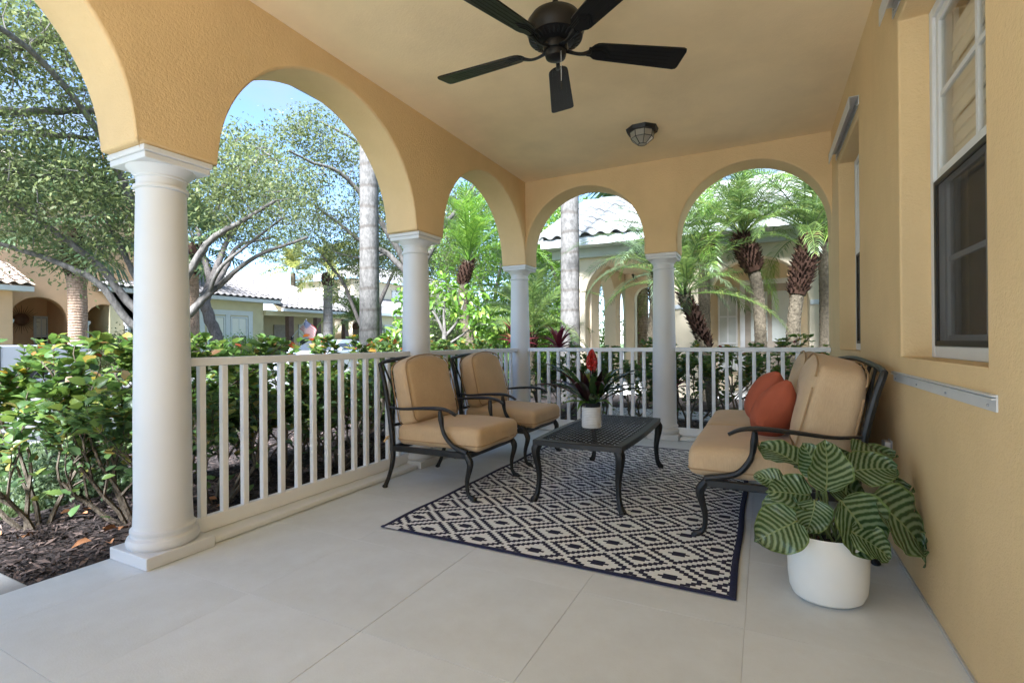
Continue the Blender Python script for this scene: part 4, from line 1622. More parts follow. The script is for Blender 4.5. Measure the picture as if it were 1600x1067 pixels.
for k in range(46):                          # overlapping red bracts
    t = k / 45
    az = k * 2.399
    z = 0.41 + 0.125 * t
    r_ = 0.034 * math.sin(math.pi * (0.22 + 0.72 * t)) + 0.002
    c, s_ = math.cos(az), math.sin(az)
    tz_ = z + 0.034
    p0 = Vector((0.005 + c * r_ * 0.6, s_ * r_ * 0.6, z - 0.010))
    sd = Vector((-s_, c, 0)) * 0.016
    mid = Vector((0.005 + c * (r_ + 0.006), s_ * (r_ + 0.006), z + 0.010))
    tip = Vector((0.005 + c * (r_ * 0.8), s_ * (r_ * 0.8), tz_))
    fl.add([p0, mid - sd, tip, mid + sd], [(0, 1, 2), (0, 2, 3)])
fl.build('flower_spike', 'flower_red', br)

# ------------------------------------------------------------------ striped-leaf plant in a white pot
px, py = 0.216, 2.315
cp = thing('potted_calathea', 'large striped-leaf plant in a smooth white oval pot on the floor by the wall', 'potted plant', (px, py, 0))
prof = [(0.02, 0.001), (0.072, 0.001), (0.096, 0.005), (0.114, 0.018), (0.125, 0.045), (0.129, 0.09), (0.131, 0.17), (0.132, 0.262), (0.1305, 0.266), (0.127, 0.263), (0.125, 0.22), (0.121, 0.21)]
po = MB().lathe(prof, 56).build('pot', 'pot_white', cp, 30)
po.scale = (1.10, 0.96, 1.0)
po.rotation_euler = (0, 0, YAW)
so = MB().lathe([(0.002, 0.232), (0.07, 0.228), (0.123, 0.220)], 40).build('soil', 'soil', cp, 40)
so.scale = (1.08, 0.94, 1)
so.rotation_euler = (0, 0, YAW)


def calathea_leaf(L, W_, seed):
    """broad oval blade in xy, stem end at origin, gently rippled; UV: x -1..1 across, y 0..1 along"""
    nu, nv = 10, 16
    vs, fs, uv = [], [], []
    for j in range(nv + 1):
        t = j / nv
        w_ = W_ * (math.sin(math.pi * min(1, 0.04 + 0.93 * t ** 0.80)) ** 0.62)
        if t > 0.999:
            w_ = 0.004
        for i in range(nu + 1):
            u = -1 + 2 * i / nu
            x = L * t - 0.02 * L * abs(u)
            y = u * w_
            z = 0.22 * W_ * abs(u) ** 1.4 - L * (0.26 * t * t) + 0.012 * math.sin(7 * t + 2.5 * u + seed) * abs(u) + 0.05 * W_ * math.sin(22 * t + seed) * abs(u) ** 2
            vs.append((x, y, z))
            uv.append((u, t))
    for j in range(nv):
        for i in range(nu):
            a = j * (nu + 1) + i
            fs.append((a, a + 1, a + nu + 2, a + nu + 1))
    me = bpy.data.meshes.new('leaf')
    me.from_pydata(vs, [], fs)
    ul = me.uv_layers.new(name='UVMap')
    for lp in me.loops:
        ul.data[lp.index].uv = uv[lp.vertex_index]
    for p in me.polygons:
        p.use_smooth = True
    me.materials.append(MATS['calathea_leaf'])
    return me


RT = Vector((math.cos(YAW), math.sin(YAW), 0))       # toward the wall side, seen from the seating
FW = Vector((-math.sin(YAW), math.cos(YAW), 0))


def place_leaf(c, d, nrm, L, W_, seed):
    """c stem end of the blade, d its direction, nrm the face normal, given as (right, away, up)"""
    B = lambda v: RT * v[0] + FW * v[1] + Vector((0, 0, v[2]))
    c = (c[0] * 1.18 - 0.01, c[1] * 1.1, 0.05 + c[2] * 1.0)
    L, W_ = L * 1.28, W_ * 1.42
    C_, D_, N_ = B(c), B(d).normalized(), B(nrm)
    S_ = N_.cross(D_).normalized()
    N_ = D_.cross(S_)
    o = obj('leaf', calathea_leaf(L, W_, seed), None, cp)
    o.matrix_local = Matrix(((D_.x, S_.x, N_.x, C_.x), (D_.y, S_.y, N_.y, C_.y), (D_.z, S_.z, N_.z, C_.z), (0, 0, 0, 1)))
    m_ = MB()
    st = Vector((random.uniform(-0.05, 0.05), random.uniform(-0.05, 0.05), 0.20))
    mid = st.lerp(C_, 0.6) + Vector((0, 0, 0.03))
    m_.tube(spline([st, mid, C_, C_ + D_ * 0.02], 4), lerp_list([0.005, 0.0042, 0.003], 13), 6)
    m_.build('stem', 'frond_stem', cp, 60)


random.seed(5)
for q in [((-0.03, -0.06, 0.395), (0.08, -0.10, 1), (0.05, -1, 0.25), 0.145, 0.062, 1),
          ((0.005, -0.08, 0.36), (0.62, -0.25, -0.80), (-0.15, -0.9, 0.60), 0.19, 0.083, 2),
          ((0.12, -0.06, 0.36), (0.80, -0.15, -0.60), (-0.10, -0.75, 0.75), 0.225, 0.088, 3),
          ((-0.05, -0.05, 0.415), (-0.2, -0.1, 0.2), (0.2, -0.8, 0.6), 0.03, 0.015, 3),
          ((-0.135, -0.08, 0.285), (-0.85, -0.15, -0.28), (-0.05, -0.82, 0.60), 0.135, 0.066, 4),
          ((-0.07, -0.07, 0.36), (-0.20, -0.12, -0.75), (-0.1, -1, 0.35), 0.10, 0.048, 5),
          ((-0.12, -0.02, 0.36), (-0.55, 0.0, -0.55), (-0.6, -0.5, 0.5), 0.12, 0.045, 6),
          ((-0.13, 0.0, 0.40), (-0.75, 0.1, 0.25), (-0.1, -0.9, 0.5), 0.09, 0.032, 7),
          ((0.00, 0.02, 0.40), (0.85, 0.05, -0.15), (-0.05, -0.75, 0.70), 0.19, 0.075, 8),
          ((0.02, 0.06, 0.45), (0.75, 0.15, 0.25), (-0.1, -0.6, 0.8), 0.16, 0.058, 9),
          ((0.16, 0.06, 0.42), (0.88, 0.02, -0.12), (0.0, -0.55, 0.85), 0.19, 0.060, 10),
          ((0.16, 0.10, 0.50), (0.92, 0.1, 0.06), (0.0, -0.5, 0.9), 0.17, 0.045, 11),
          ((0.13, 0.06, 0.465), (0.9, 0.05, 0.06), (0.0, -0.75, 0.7), 0.16, 0.034, 12),
          ((0.02, -0.10, 0.255), (0.72, -0.30, -0.35), (0, -0.7, 0.7), 0.125, 0.052, 13),
          ((0.20, 0.02, 0.36), (0.75, 0.0, -0.7), (0.2, -0.8, 0.5), 0.17, 0.05, 15),
          ((0.31, -0.04, 0.22), (0.10, -0.1, -1), (0.3, -0.9, 0.1), 0.11, 0.022, 16),
          ((-0.02, 0.10, 0.44), (-0.35, 0.6, 0.35), (0, -0.6, 0.8), 0.16, 0.06, 17),
          ((0.05, 0.10, 0.42), (0.35, 0.85, -0.1), (0, -0.1, 1), 0.17, 0.065, 18),
          ((-0.02, -0.02, 0.43), (-0.30, 0.1, 0.75), (-0.3, -0.8, 0.4), 0.11, 0.045, 19),
          ((-0.06, -0.02, 0.36), (-0.6, -0.1, 0.15), (0.1, -0.8, 0.6), 0.13, 0.052, 21),
          ((0.10, 0.03, 0.44), (0.6, -0.1, 0.12), (-0.1, -0.75, 0.7), 0.15, 0.056, 24)]:
    if q[3] > 0.05:
        place_leaf(*q)

# ------------------------------------------------------------------ shrubs of the hedge
def grow(mb, tips, p, d, L, r, lev, spread, upb=0.25):
    """branching stem; collects tip segments for leaves"""
    n = 4
    pts = [p]
    q = Vector(p)
    dd = Vector(d).normalized()
    for k in range(n):
        dd = (dd + Vector((random.gauss(0, 0.16), random.gauss(0, 0.16), random.gauss(upb * 0.25, 0.12)))).normalized()
        q = q + dd * L / n
        pts.append(q.copy())
    mb.tube(pts, [r * (1 - 0.45 * k / n) for k in range(n + 1)], 5 if r > 0.006 else 4, False)
    if lev <= 1:
        for k in range(1, n + 1):
            tips.append((pts[k], dd.copy(), k / n))
    else:
        for k in range(1, n + 1):
            if random.random() < 0.55:
                tips.append((pts[k] + Vector((random.gauss(0, 0.07), random.gauss(0, 0.07), random.gauss(0, 0.05))), dd.copy(), k / n))
    if lev == 0:
        return
    for c in range(random.choice((2, 3, 3))):
        k = random.choice((2, 3, 4, 4))
        nd = (dd + Vector((random.gauss(0, spread), random.gauss(0, spread), random.gauss(upb, spread * 0.5)))).normalized()
        grow(mb, tips, pts[k], nd, L * random.uniform(0.55, 0.85), r * 0.58, lev - 1, spread, upb)


def shrub(base, height, nstem, leafL, label, group, n_single=0, lev=3, mat='hedge_leaf', per=3, spread=0.55, red=0.06, seed=0, rest=True, lean=(0, 0), name='hedge_shrub', keep=None):
    random.seed(seed)
    t = thing(name, label, 'shrub', base, 0, group)
    mb, tips = MB(), []
    for k in range(nstem):
        a = 2 * math.pi * k / nstem + random.uniform(-0.4, 0.4)
        tilt = random.uniform(0.15, 0.75)
        d = Vector((math.cos(a) * tilt + lean[0], math.sin(a) * tilt + lean[1], 1))
        grow(mb, tips, Vector((math.cos(a) * 0.05, math.sin(a) * 0.05, -0.02)), d, height * random.uniform(0.34, 0.46), 0.012 * height / 0.9, lev, spread)
    tips = [x for x in tips if x[0].z < height * 1.04 and x[0].z > 0.06 and (keep is None or keep(x[0] + Vector(base)))]
    if keep is not None:                     # clipped hedge: nothing grows through the rail or above the cut
        ok = [keep(Vector(v) + Vector(base)) for v in mb.v]
        mb.f = [f for f in mb.f if all(ok[i] for i in f)]
    tag(mb.build('stems', 'stem_bark', t, 60), None, None, None, 'stuff')
    P, D, N_, L_, low = [], [], [], [], []
    for p, d, u in tips:
        rel = p.z / height
        cnt = per if rel > 0.55 else max(1, per - 1)
        for c in range(cnt):
            if rel < 0.12 and random.random() < 0.3:
                continue
            a = random.uniform(0, 6.28)
            dv = Vector((math.cos(a), math.sin(a), random.uniform(-0.15, 0.75))) + d * 0.5
            nn = Vector((random.gauss(0, 0.45), random.gauss(0, 0.45), 1))
            P.append(p)
            D.append(dv.normalized())
            N_.append(nn)
            L_.append(leafL * random.uniform(0.65, 1.2))
            low.append(rel)
    if not P:
        return t
    P, D, N_, L_, low = map(np.array, (P, D, N_, L_, low))
    W_ = L_ * rng.uniform(0.68, 0.88, len(L_))
    # leaves nearest the porch are parts of their own
    cxy = np.array([0, 0, 1.0])
    dist = np.linalg.norm(P + np.array(base) - cxy, axis=1)
    order = np.argsort(dist + rng.uniform(0, 0.15, len(dist)))
    single = set(order[:n_single].tolist())
    red_pick = (low > 0.78) & (rng.random(len(P)) < red)
    for i in order[:n_single]:
        v, F = leaf_arrays([(0, 0, 0)], [(1, 0, 0)], np.array([(0, 0, 1.0)]), [1.0], [W_[i] / L_[i]], 'round', 0.10) if False else (None, None)
        o = bpy.data.objects.new('leaf', LEAF_ME['red' if red_pick[i] else ('low' if low[i] < 0.6 else 'top')][i % 4])
        col.objects.link(o)
        o.parent = t
        d = Vector(D[i])
        s_ = d.cross(Vector(N_[i])).normalized()
        u = s_.cross(d)
        k = L_[i]
        p = P[i]
        o.matrix_local = Matrix(((d.x * k, -s_.x * k, u.x * k, p[0]), (d.y * k, -s_.y * k, u.y * k, p[1]), (d.z * k, -s_.z * k, u.z * k, p[2]), (0, 0, 0, 1)))
    if rest:
        idx = np.array([i for i in range(len(P)) if i not in single])
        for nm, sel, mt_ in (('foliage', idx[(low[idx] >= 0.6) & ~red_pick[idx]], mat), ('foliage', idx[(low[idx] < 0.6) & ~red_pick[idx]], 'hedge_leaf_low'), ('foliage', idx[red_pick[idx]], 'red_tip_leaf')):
            if len(sel) == 0:
                continue
            v, F = leaf_arrays(P[sel], D[sel], N_[sel], L_[sel], W_[sel], 'round', 0.10)
            o = bpy.data.objects.new(nm, npmesh(nm, v, F, mt_, True))
            col.objects.link(o)
            o.parent = t
            o['kind'] = 'stuff'
    return t


LEAF_ME = {}
for key, mt_ in (('top', 'hedge_leaf'), ('low', 'hedge_leaf_low'), ('red', 'red_tip_leaf')):
    LEAF_ME[key] = []
    for k in range(4):
        v, F = leaf_arrays([(0, 0, 0)], [(1, 0, 0)], np.array([(0, 0, 1.0)]), [1.0], [0.68 + 0.06 * k], 'round', 0.06 + 0.05 * k)
        LEAF_ME[key].append(npmesh('leaf', v, F, mt_, True))

HL = 'round-leaved hedge shrub growing in dark mulch outside the street-side railing'
G1 = 'hedge shrubs outside the street-side railing'
nox = lambda lim: (lambda p: p.x < lim)
shrub((-3.42, 1.66, MZ), 1.22, 6, 0.066, 'sprawling round-leaved shrub with yellowing leaves beside the walkway and mulch-bed column', None, 260, 4, 'hedge_leaf', 2, 0.6, 0.05, 31, True, (-0.10, -0.25), keep=lambda p: p.x < -2.86 and p.z < 1.06)
shrub((-3.85, 1.35, MZ), 1.15, 5, 0.064, 'thin round-leaved shrub leaning over the lawn edge by the walkway', None, 140, 3, 'hedge_leaf', 3, 0.55, 0.04, 57, True, (-0.25, -0.1), keep=lambda p: p.x < -2.95 and p.z < 1.05)
yy = 2.10
k = 0
while yy < 6.2:
    shrub((-3.30 - 0.12 * (k % 2), yy, MZ), 1.20 + 0.03 * (k % 3), 5, 0.062, HL, G1, 110 if k < 4 else 40, 3, 'hedge_leaf', 3, 0.5, 0.11 if 1 <= k <= 4 else 0.05, 70 + k * 7, True, keep=lambda p: p.x < -2.84 and p.z < 1.06 + 0.03 * math.sin(p.y * 5))
    yy += 0.52
    k += 1
HC = 'leafy shrub in the outer row of the hedge, between mulch bed and lawn'
for k in range(8):
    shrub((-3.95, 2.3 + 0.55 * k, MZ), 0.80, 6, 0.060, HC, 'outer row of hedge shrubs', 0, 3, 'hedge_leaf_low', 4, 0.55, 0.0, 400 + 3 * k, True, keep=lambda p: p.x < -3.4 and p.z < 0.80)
HB = 'round-leaved hedge shrub growing in dark mulch outside the railing toward the palms'
G2 = 'hedge shrubs outside the palm-end railing'
xx = -2.45
k = 0
while xx < 1.6:
    shrub((xx, 6.15 + 0.12 * (k % 2), MZ), 1.12 + 0.04 * (k % 3), 4, 0.058, HB, G2, 40, 3, 'hedge_leaf', 3, 0.5, 0.06, 170 + k * 5, True, keep=lambda p: p.y > 5.65 and p.z < 1.00 + 0.06 * math.sin(p.x * 4.3))
    xx += 0.55
    k += 1

# ------------------------------------------------------------------ broadleaf trees
def tree(name, label, limbs, canopy, nclus, nleaf, leafL, bk, lf, seed, group=None, clus_r=0.28, base=None, upw=0.35):
    """limbs: list of (points, r0, r1); canopy: list of (centre, radius)"""
    random.seed(seed)
    r_ = np.random.default_rng(seed)
    b0 = Vector(base or limbs[0][0][0])
    t = thing(name, label, 'tree', b0, 0, group)
    mb = MB()
    nodes = []
    for li, (pts, ra, rb) in enumerate(limbs):
        sp_ = spline(pts, 6)
        sp_ = [p + Vector((random.gauss(0, ra * 0.06), random.gauss(0, ra * 0.06), random.gauss(0, ra * 0.06))) for p in sp_]
        loc = [p - b0 for p in sp_]
        rad = [ra + (rb - ra) * (i / (len(loc) - 1)) ** 0.8 for i in range(len(loc))]
        if li == 0:
            rad[0] *= 1.35
            rad[1] *= 1.12
        m1 = MB().tube(loc, rad, 10 if ra > 0.05 else 7)
        m1.build('trunk' if li == 0 else 'limb', bk, t, 60)
        nodes += [np.array(p) for p in loc[len(loc) // 3:]]
    # cluster centres through the crown volume
    C_ = []
    wts = np.array([c[1] ** 2 for c in canopy])
    wts = wts / wts.sum()
    for _ in range(nclus):
        c, rad = canopy[r_.choice(len(canopy), p=wts)]
        v = r_.normal(size=3)
        v = v / np.linalg.norm(v) * rad * r_.uniform(0.15, 1.0) ** 0.5
        v[2] *= 0.75
        C_.append(np.array(c) - np.array(b0) + v)
    C_ = np.array(C_)
    N0 = np.array(nodes)
    dist = np.array([np.min(np.linalg.norm(N0 - c, axis=1)) for c in C_])
    order = np.argsort(dist)
    P, D, Nn = [], [], []
    tw = MB()
    for ci in order:
        c = C_[ci]
        NA = np.array(nodes)
        dd = np.linalg.norm(NA - c, axis=1)
        j = int(np.argmin(dd))
        a = NA[j]
        L = dd[j]
        mid = (a + c) / 2 + r_.normal(0, 0.10 * L + 0.01, 3) + np.array([0, 0, 0.06 * L])
        q1 = (a + mid) / 2 + r_.normal(0, 0.03 * L, 3)
        ra = min(0.022, 0.005 + 0.012 * L)
        tw.tube([a, q1, mid, c], [ra, ra * 0.85, ra * 0.65, 0.003], 4, False)
        nodes += [mid, c]
        n = int(nleaf * r_.uniform(0.6, 1.4))
        tt = r_.uniform(0.3, 1.0, n)[:, None]
        on = a + (c - a) * tt
        cen = np.where(r_.random(n)[:, None] < 0.75, c, on)
        off = r_.normal(0, clus_r * 0.55, (n, 3))
        off[:, 2] *= 0.75
        P.append(cen + off)
        dv = r_.normal(0, 1, (n, 3)) + off * 1.2
        dv[:, 2] -= 0.25
        D.append(dv)
        nv = r_.normal(0, 0.6, (n, 3))
        nv[:, 2] += 0.8
        Nn.append(nv)
    tag(tw.build('twigs', bk, t, 60, 0, 2), None, None, None, 'stuff')
    P, D, Nn = np.concatenate(P), np.concatenate(D), np.concatenate(Nn)
    L_ = leafL * r_.uniform(0.6, 1.25, len(P))
    v, F = leaf_arrays(P, D, Nn, L_, L_ * r_.uniform(0.34, 0.5, len(P)), 'rhomb', 0.06)
    o = bpy.data.objects.new('crown', npmesh('crown', v, F, lf))
    col.objects.link(o)
    o.parent = t
    o['kind'] = 'stuff'
    return t


limbsA = [([(-7.18, 3.8, -0.17), (-7.17, 3.81, 0.69), (-7.18, 3.8, 1.24)], 0.105, 0.085),
          ([(-7.18, 3.8, 1.12), (-7.35, 3.54, 1.3), (-7.56, 3.25, 1.83), (-8.0, 2.85, 2.13), (-8.37, 2.45, 2.31)], 0.062, 0.022),
          ([(-7.18, 3.8, 1.22), (-7.47, 3.56, 1.6), (-7.67, 3.37, 2.01), (-7.84, 3.1, 2.32), (-8.14, 2.78, 2.69), (-8.37, 2.45, 2.98)], 0.066, 0.022),
          ([(-7.18, 3.8, 1.26), (-7.54, 3.75, 1.8), (-7.88, 3.72, 2.27), (-8.26, 3.66, 2.84)], 0.055, 0.022),
          ([(-7.18, 3.8, 1.15), (-6.84, 3.97, 1.43), (-6.68, 4.14, 1.7), (-6.57, 4.29, 1.88), (-6.18, 4.49, 2.22), (-5.55, 4.8, 2.47)], 0.07, 0.018),
          ([(-7.18, 3.8, 1.25), (-6.69, 3.87, 1.92), (-6.41, 4.01, 2.38), (-6.04, 4.2, 2.62), (-5.66, 4.39, 2.88)], 0.065, 0.02),
          ([(-7.18, 3.8, 1.24), (-7.43, 3.86, 2.24), (-7.54, 3.61, 3.06), (-7.54, 3.25, 3.78), (-7.17, 2.56, 4.22), (-6.68, 1.92, 4.2)], 0.07, 0.025),
          ([(-6.68, 4.14, 1.7), (-6.44, 4.15, 2.03), (-6.12, 4.38, 2.39), (-5.77, 4.62, 2.74)], 0.035, 0.012)]
canA = [((-8.11, 3.14, 2.77), 0.95), ((-7.96, 2.61, 3.15), 0.85), ((-8.02, 3.46, 3.35), 0.9), ((-7.68, 2.74, 3.99), 0.75), ((-7.27, 2.95, 4.68), 0.7), ((-7.42, 2.43, 4.57), 0.6), ((-6.71, 3.95, 2.77), 0.9), ((-6.33, 4.31, 3.25), 0.85), ((-6.87, 4.31, 3.68), 0.8), ((-8.06, 2.11, 3.44), 0.8), ((-8.51, 2.33, 2.55), 0.85), ((-7.76, 4.04, 3.2), 0.85), ((-5.85, 4.54, 2.82), 0.55), ((-7.35, 3.63, 5.11), 1.0), ((-7.9, 3.24, 2.39), 0.7)]
tree('oak_tree', 'spreading oak with low grey forking limbs on the near lawn strip, behind the mulch-bed column', limbsA, canA, 520, 58, 0.066, 'oak_bark', 'oak_leaf', 3)
# limbs reaching in from an oak that stands outside the arch by the walkway
limbsH = [([(-8.0, -0.6, GZ), (-7.95, -0.5, 1.2), (-7.9, -0.4, 2.5)], 0.17, 0.13),
          ([(-7.9, -0.4, 2.4), (-7.95, 0.9, 3.4), (-7.9, 2.16, 4.17), (-7.91, 2.48, 4.45), (-7.91, 2.71, 4.66), (-7.68, 3.05, 4.83), (-7.4, 3.6, 4.95)], 0.10, 0.04),
          ([(-7.9, -0.4, 2.3), (-8.4, 1.0, 3.3), (-8.61, 2.36, 3.81), (-8.19, 2.57, 3.84), (-7.97, 2.91, 3.93), (-7.68, 3.28, 4.03), (-7.4, 3.8, 4.0)], 0.085, 0.03),
          ([(-7.9, -0.4, 2.2), (-8.8, 1.2, 3.2), (-9.18, 2.52, 3.72), (-8.74, 2.74, 3.76), (-8.43, 3.01, 3.78), (-7.88, 3.4, 3.76)], 0.07, 0.03),
          ([(-7.9, -0.4, 2.4), (-8.3, 1.0, 3.0), (-8.5, 2.2, 3.22), (-8.3, 2.9, 3.18), (-7.9, 3.5, 3.28)], 0.06, 0.025)]
canH = [((-7.8, 2.9, 5.0), 0.7), ((-8.2, 2.3, 4.5), 0.6), ((-8.0, 3.2, 4.1), 0.55), ((-8.6, 2.5, 3.5), 0.7), ((-7.7, 3.5, 4.6), 0.6), ((-8.0, 0.6, 4.6), 1.1), ((-8.0, -1, 4.6), 1.2), ((-7.6, 3.6, 3.7), 0.5), ((-8.3, 1.6, 5.4), 0.9), ((-8.6, 2.9, 5.2), 0.8)]
tree('oak_tree', 'oak sending thick level grey limbs across the arch by the walkway', limbsH, canH, 330, 54, 0.064, 'oak_bark', 'oak_leaf', 9)
limbsB = [([(-16.92, 11.0, -0.32), (-16.97, 10.97, 0.2), (-17.11, 10.9, 1.21), (-17.39, 10.76, 2.11), (-17.49, 10.71, 2.56), (-17.75, 11.12, 3.29)], 0.22, 0.17),
          ([(-17.56, 10.9, 2.86), (-17.75, 11.63, 3.81), (-17.77, 12.15, 4.73), (-17.35, 13.17, 5.2)], 0.14, 0.04),
          ([(-17.7, 11.09, 3.22), (-17.89, 11.56, 4.3), (-17.91, 12.08, 5.32), (-17.58, 12.77, 6.15)], 0.15, 0.04),
          ([(-17.7, 11.09, 3.22), (-18.64, 11.33, 4.52), (-19.35, 11.56, 5.7)], 0.14, 0.05)]
canB = [((-18.22, 13.24, 6.05), 2.0), ((-18.08, 14.4, 6.88), 1.8), ((-18.79, 14.28, 8.29), 1.8), ((-19.59, 12.98, 8.76), 2.0), ((-19.82, 11.8, 7.11), 2.0), ((-17.7, 12.98, 5.11), 1.2)]
tree('oak_tree', 'oak with dark leaning trunk across the street, in front of the cream house', limbsB, canB, 420, 46, 0.115, 'oak_bark_dark', 'oak_leaf_dark', 17, None, 0.5)
limbsC = [([(-6.98, 8.80, GZ), (-6.93, 8.82, 0.68), (-6.88, 8.84, 1.53), (-6.85, 8.86, 2.45)], 0.15, 0.12),
          ([(-6.85, 8.86, 2.30), (-7.22, 8.45, 2.91), (-7.57, 8.04, 3.15), (-7.9, 7.65, 3.52), (-8.05, 7.12, 3.81)], 0.085, 0.02),
          ([(-6.85, 8.86, 2.40), (-7.08, 8.29, 3.28), (-7.28, 7.74, 3.99), (-7.44, 7.21, 4.38), (-7.56, 6.7, 4.43), (-7.65, 6.21, 4.52)], 0.08, 0.018),
          ([(-6.85, 8.86, 2.42), (-7.22, 8.67, 3.93), (-7.59, 8.48, 4.79), (-7.82, 8.14, 5.35), (-8.24, 7.47, 5.66)], 0.085, 0.02),
          ([(-6.85, 8.86, 2.42), (-6.57, 9.45, 3.59), (-6.39, 9.98, 4.29), (-6.22, 10.29, 4.8)], 0.08, 0.025),
          ([(-7.3, 8.35, 2.95), (-7.7, 8.1, 2.85), (-8.1, 7.7, 2.95)], 0.035, 0.012)]
canC = [((-7.97, 7.72, 3.71), 0.85), ((-7.6, 7.91, 4.75), 0.75), ((-7.93, 7.19, 5.0), 0.65), ((-7.6, 8.48, 3.84), 0.8), ((-8.0, 6.93, 4.16), 0.7), ((-7.56, 9.06, 3.03), 0.75), ((-7.22, 8.67, 4.36), 0.7), ((-7.98, 8.28, 2.85), 0.65),
        ((-6.77, 10.58, 4.32), 0.8), ((-7.21, 10.36, 3.2), 0.8), ((-8.04, 7.46, 5.55), 0.55), ((-8.3, 6.9, 5.3), 0.5), ((-8.35, 6.5, 4.1), 0.7), ((-8.5, 6.4, 4.7), 0.55)]
tree('oak_tree', 'oak on the lawn strip with slanting limbs, behind the column beside the armchairs', limbsC, canC, 460, 54, 0.072, 'oak_bark', 'oak_leaf', 23)
limbsE = [([(-7.67, 8.62, -0.16), (-7.71, 8.6, 0.68), (-8.11, 8.4, 1.55), (-8.36, 8.27, 2.27), (-8.61, 8.15, 2.69), (-8.81, 8.04, 2.98)], 0.06, 0.025)]
canE = [((-8.6, 8.1, 3.0), 0.55), ((-8.7, 8.3, 2.3), 0.45), ((-9.1, 8.0, 3.4), 0.6), ((-8.3, 8.5, 2.7), 0.4)]
tree('young_oak', 'slender young oak leaning toward the street beside the grey palm trunk', limbsE, canE, 80, 45, 0.068, 'oak_bark_dark', 'oak_leaf_dark', 29)
limbsD = [([(-17.6, 19.6, GZ), (-17.5, 19.5, 2.2), (-17.5, 19.5, 3.0)], 0.22, 0.17), ([(-17.5, 19.5, 2.9), (-17.7, 19.3, 4.2), (-17.9, 19.0, 5.2)], 0.13, 0.05), ([(-17.5, 19.5, 2.9), (-17.1, 19.9, 4.2), (-16.8, 20.3, 5.2)], 0.13, 0.05)]
canD = [((-17.5, 19.5, 6.0), 1.7), ((-16.6, 20.5, 5.6), 1.5), ((-18.2, 19.0, 5.6), 1.4), ((-16.5, 21, 4.6), 1.1)]
tree('oak_tree', 'oak with a short forked trunk farther along the far side of the street', limbsD, canD, 220, 50, 0.12, 'oak_bark_dark', 'oak_leaf_dark', 37, None, 0.5)

# leafy thicket closing the view past the porch corner
for k, (x, y, hgt, sd) in enumerate([(-7.6, 13.4, 6.4, 41), (-10.8, 16.5, 6.8, 43), (-5.4, 14.6, 5.8, 47), (-8.6, 17.8, 7.4, 53), (-6.7, 16.4, 6.6, 59)]):
    lim = [([(x, y, GZ), (x + 0.1, y, hgt * 0.3)], 0.12, 0.09), ([(x + 0.1, y, hgt * 0.28), (x - 0.5, y - 0.3, hgt * 0.6), (x - 0.9, y - 0.4, hgt * 0.85)], 0.07, 0.02), ([(x + 0.1, y, hgt * 0.28), (x + 0.6, y - 0.2, hgt * 0.55), (x + 0.9, y, hgt * 0.8)], 0.07, 0.02)]
    can = [((x, y, hgt * 0.8), 1.25), ((x - 0.9, y - 0.3, hgt * 0.6), 1.1), ((x + 0.9, y - 0.2, hgt * 0.58), 1.1), ((x, y - 0.5, hgt * 0.36), 1.15), ((x - 0.7, y - 0.4, hgt * 0.2), 0.9), ((x + 0.8, y - 0.5, hgt * 0.2), 0.9)]
    tree('broadleaf_tree', ['low-branched broadleaf tree behind the leaning date palm', 'broadleaf tree by the street behind the oak with slanting limbs', 'broadleaf tree crowding the neighbour house corner', 'tall broadleaf tree farthest down the planted bed', 'broadleaf tree behind the low grey-green palm'][k],
         lim, can, 330, 60, 0.11, 'oak_bark', 'oak_leaf_dark' if k % 2 else 'bright_leaf', sd, 'broadleaf trees past the porch corner', 0.42)

# bright small tree just outside the corner, with smooth grey stems
limF = [([(-4.98, 7.0, GZ), (-4.9, 7.05, 0.75), (-4.86, 7.06, 1.20)], 0.055, 0.045), ([(-4.86, 7.06, 1.15), (-5.01, 6.99, 1.50), (-5.25, 6.9, 1.75)], 0.032, 0.015), ([(-4.86, 7.06, 1.12), (-4.65, 7.15, 1.40), (-4.55, 7.2, 1.75)], 0.032, 0.015),
        ([(-4.88, 7.05, 0.95), (-4.6, 7.2, 1.15), (-4.35, 7.3, 1.35)], 0.025, 0.012), ([(-4.86, 7.06, 1.15), (-4.9, 7.1, 1.6), (-4.85, 7.1, 1.95)], 0.03, 0.015)]
canF = [((-5.3, 6.85, 1.75), 0.42), ((-4.9, 7.1, 1.9), 0.40), ((-4.5, 7.2, 1.65), 0.40), ((-4.3, 7.35, 1.35), 0.32), ((-5.4, 6.8, 1.35), 0.38), ((-5.6, 6.7, 1.0), 0.35)]


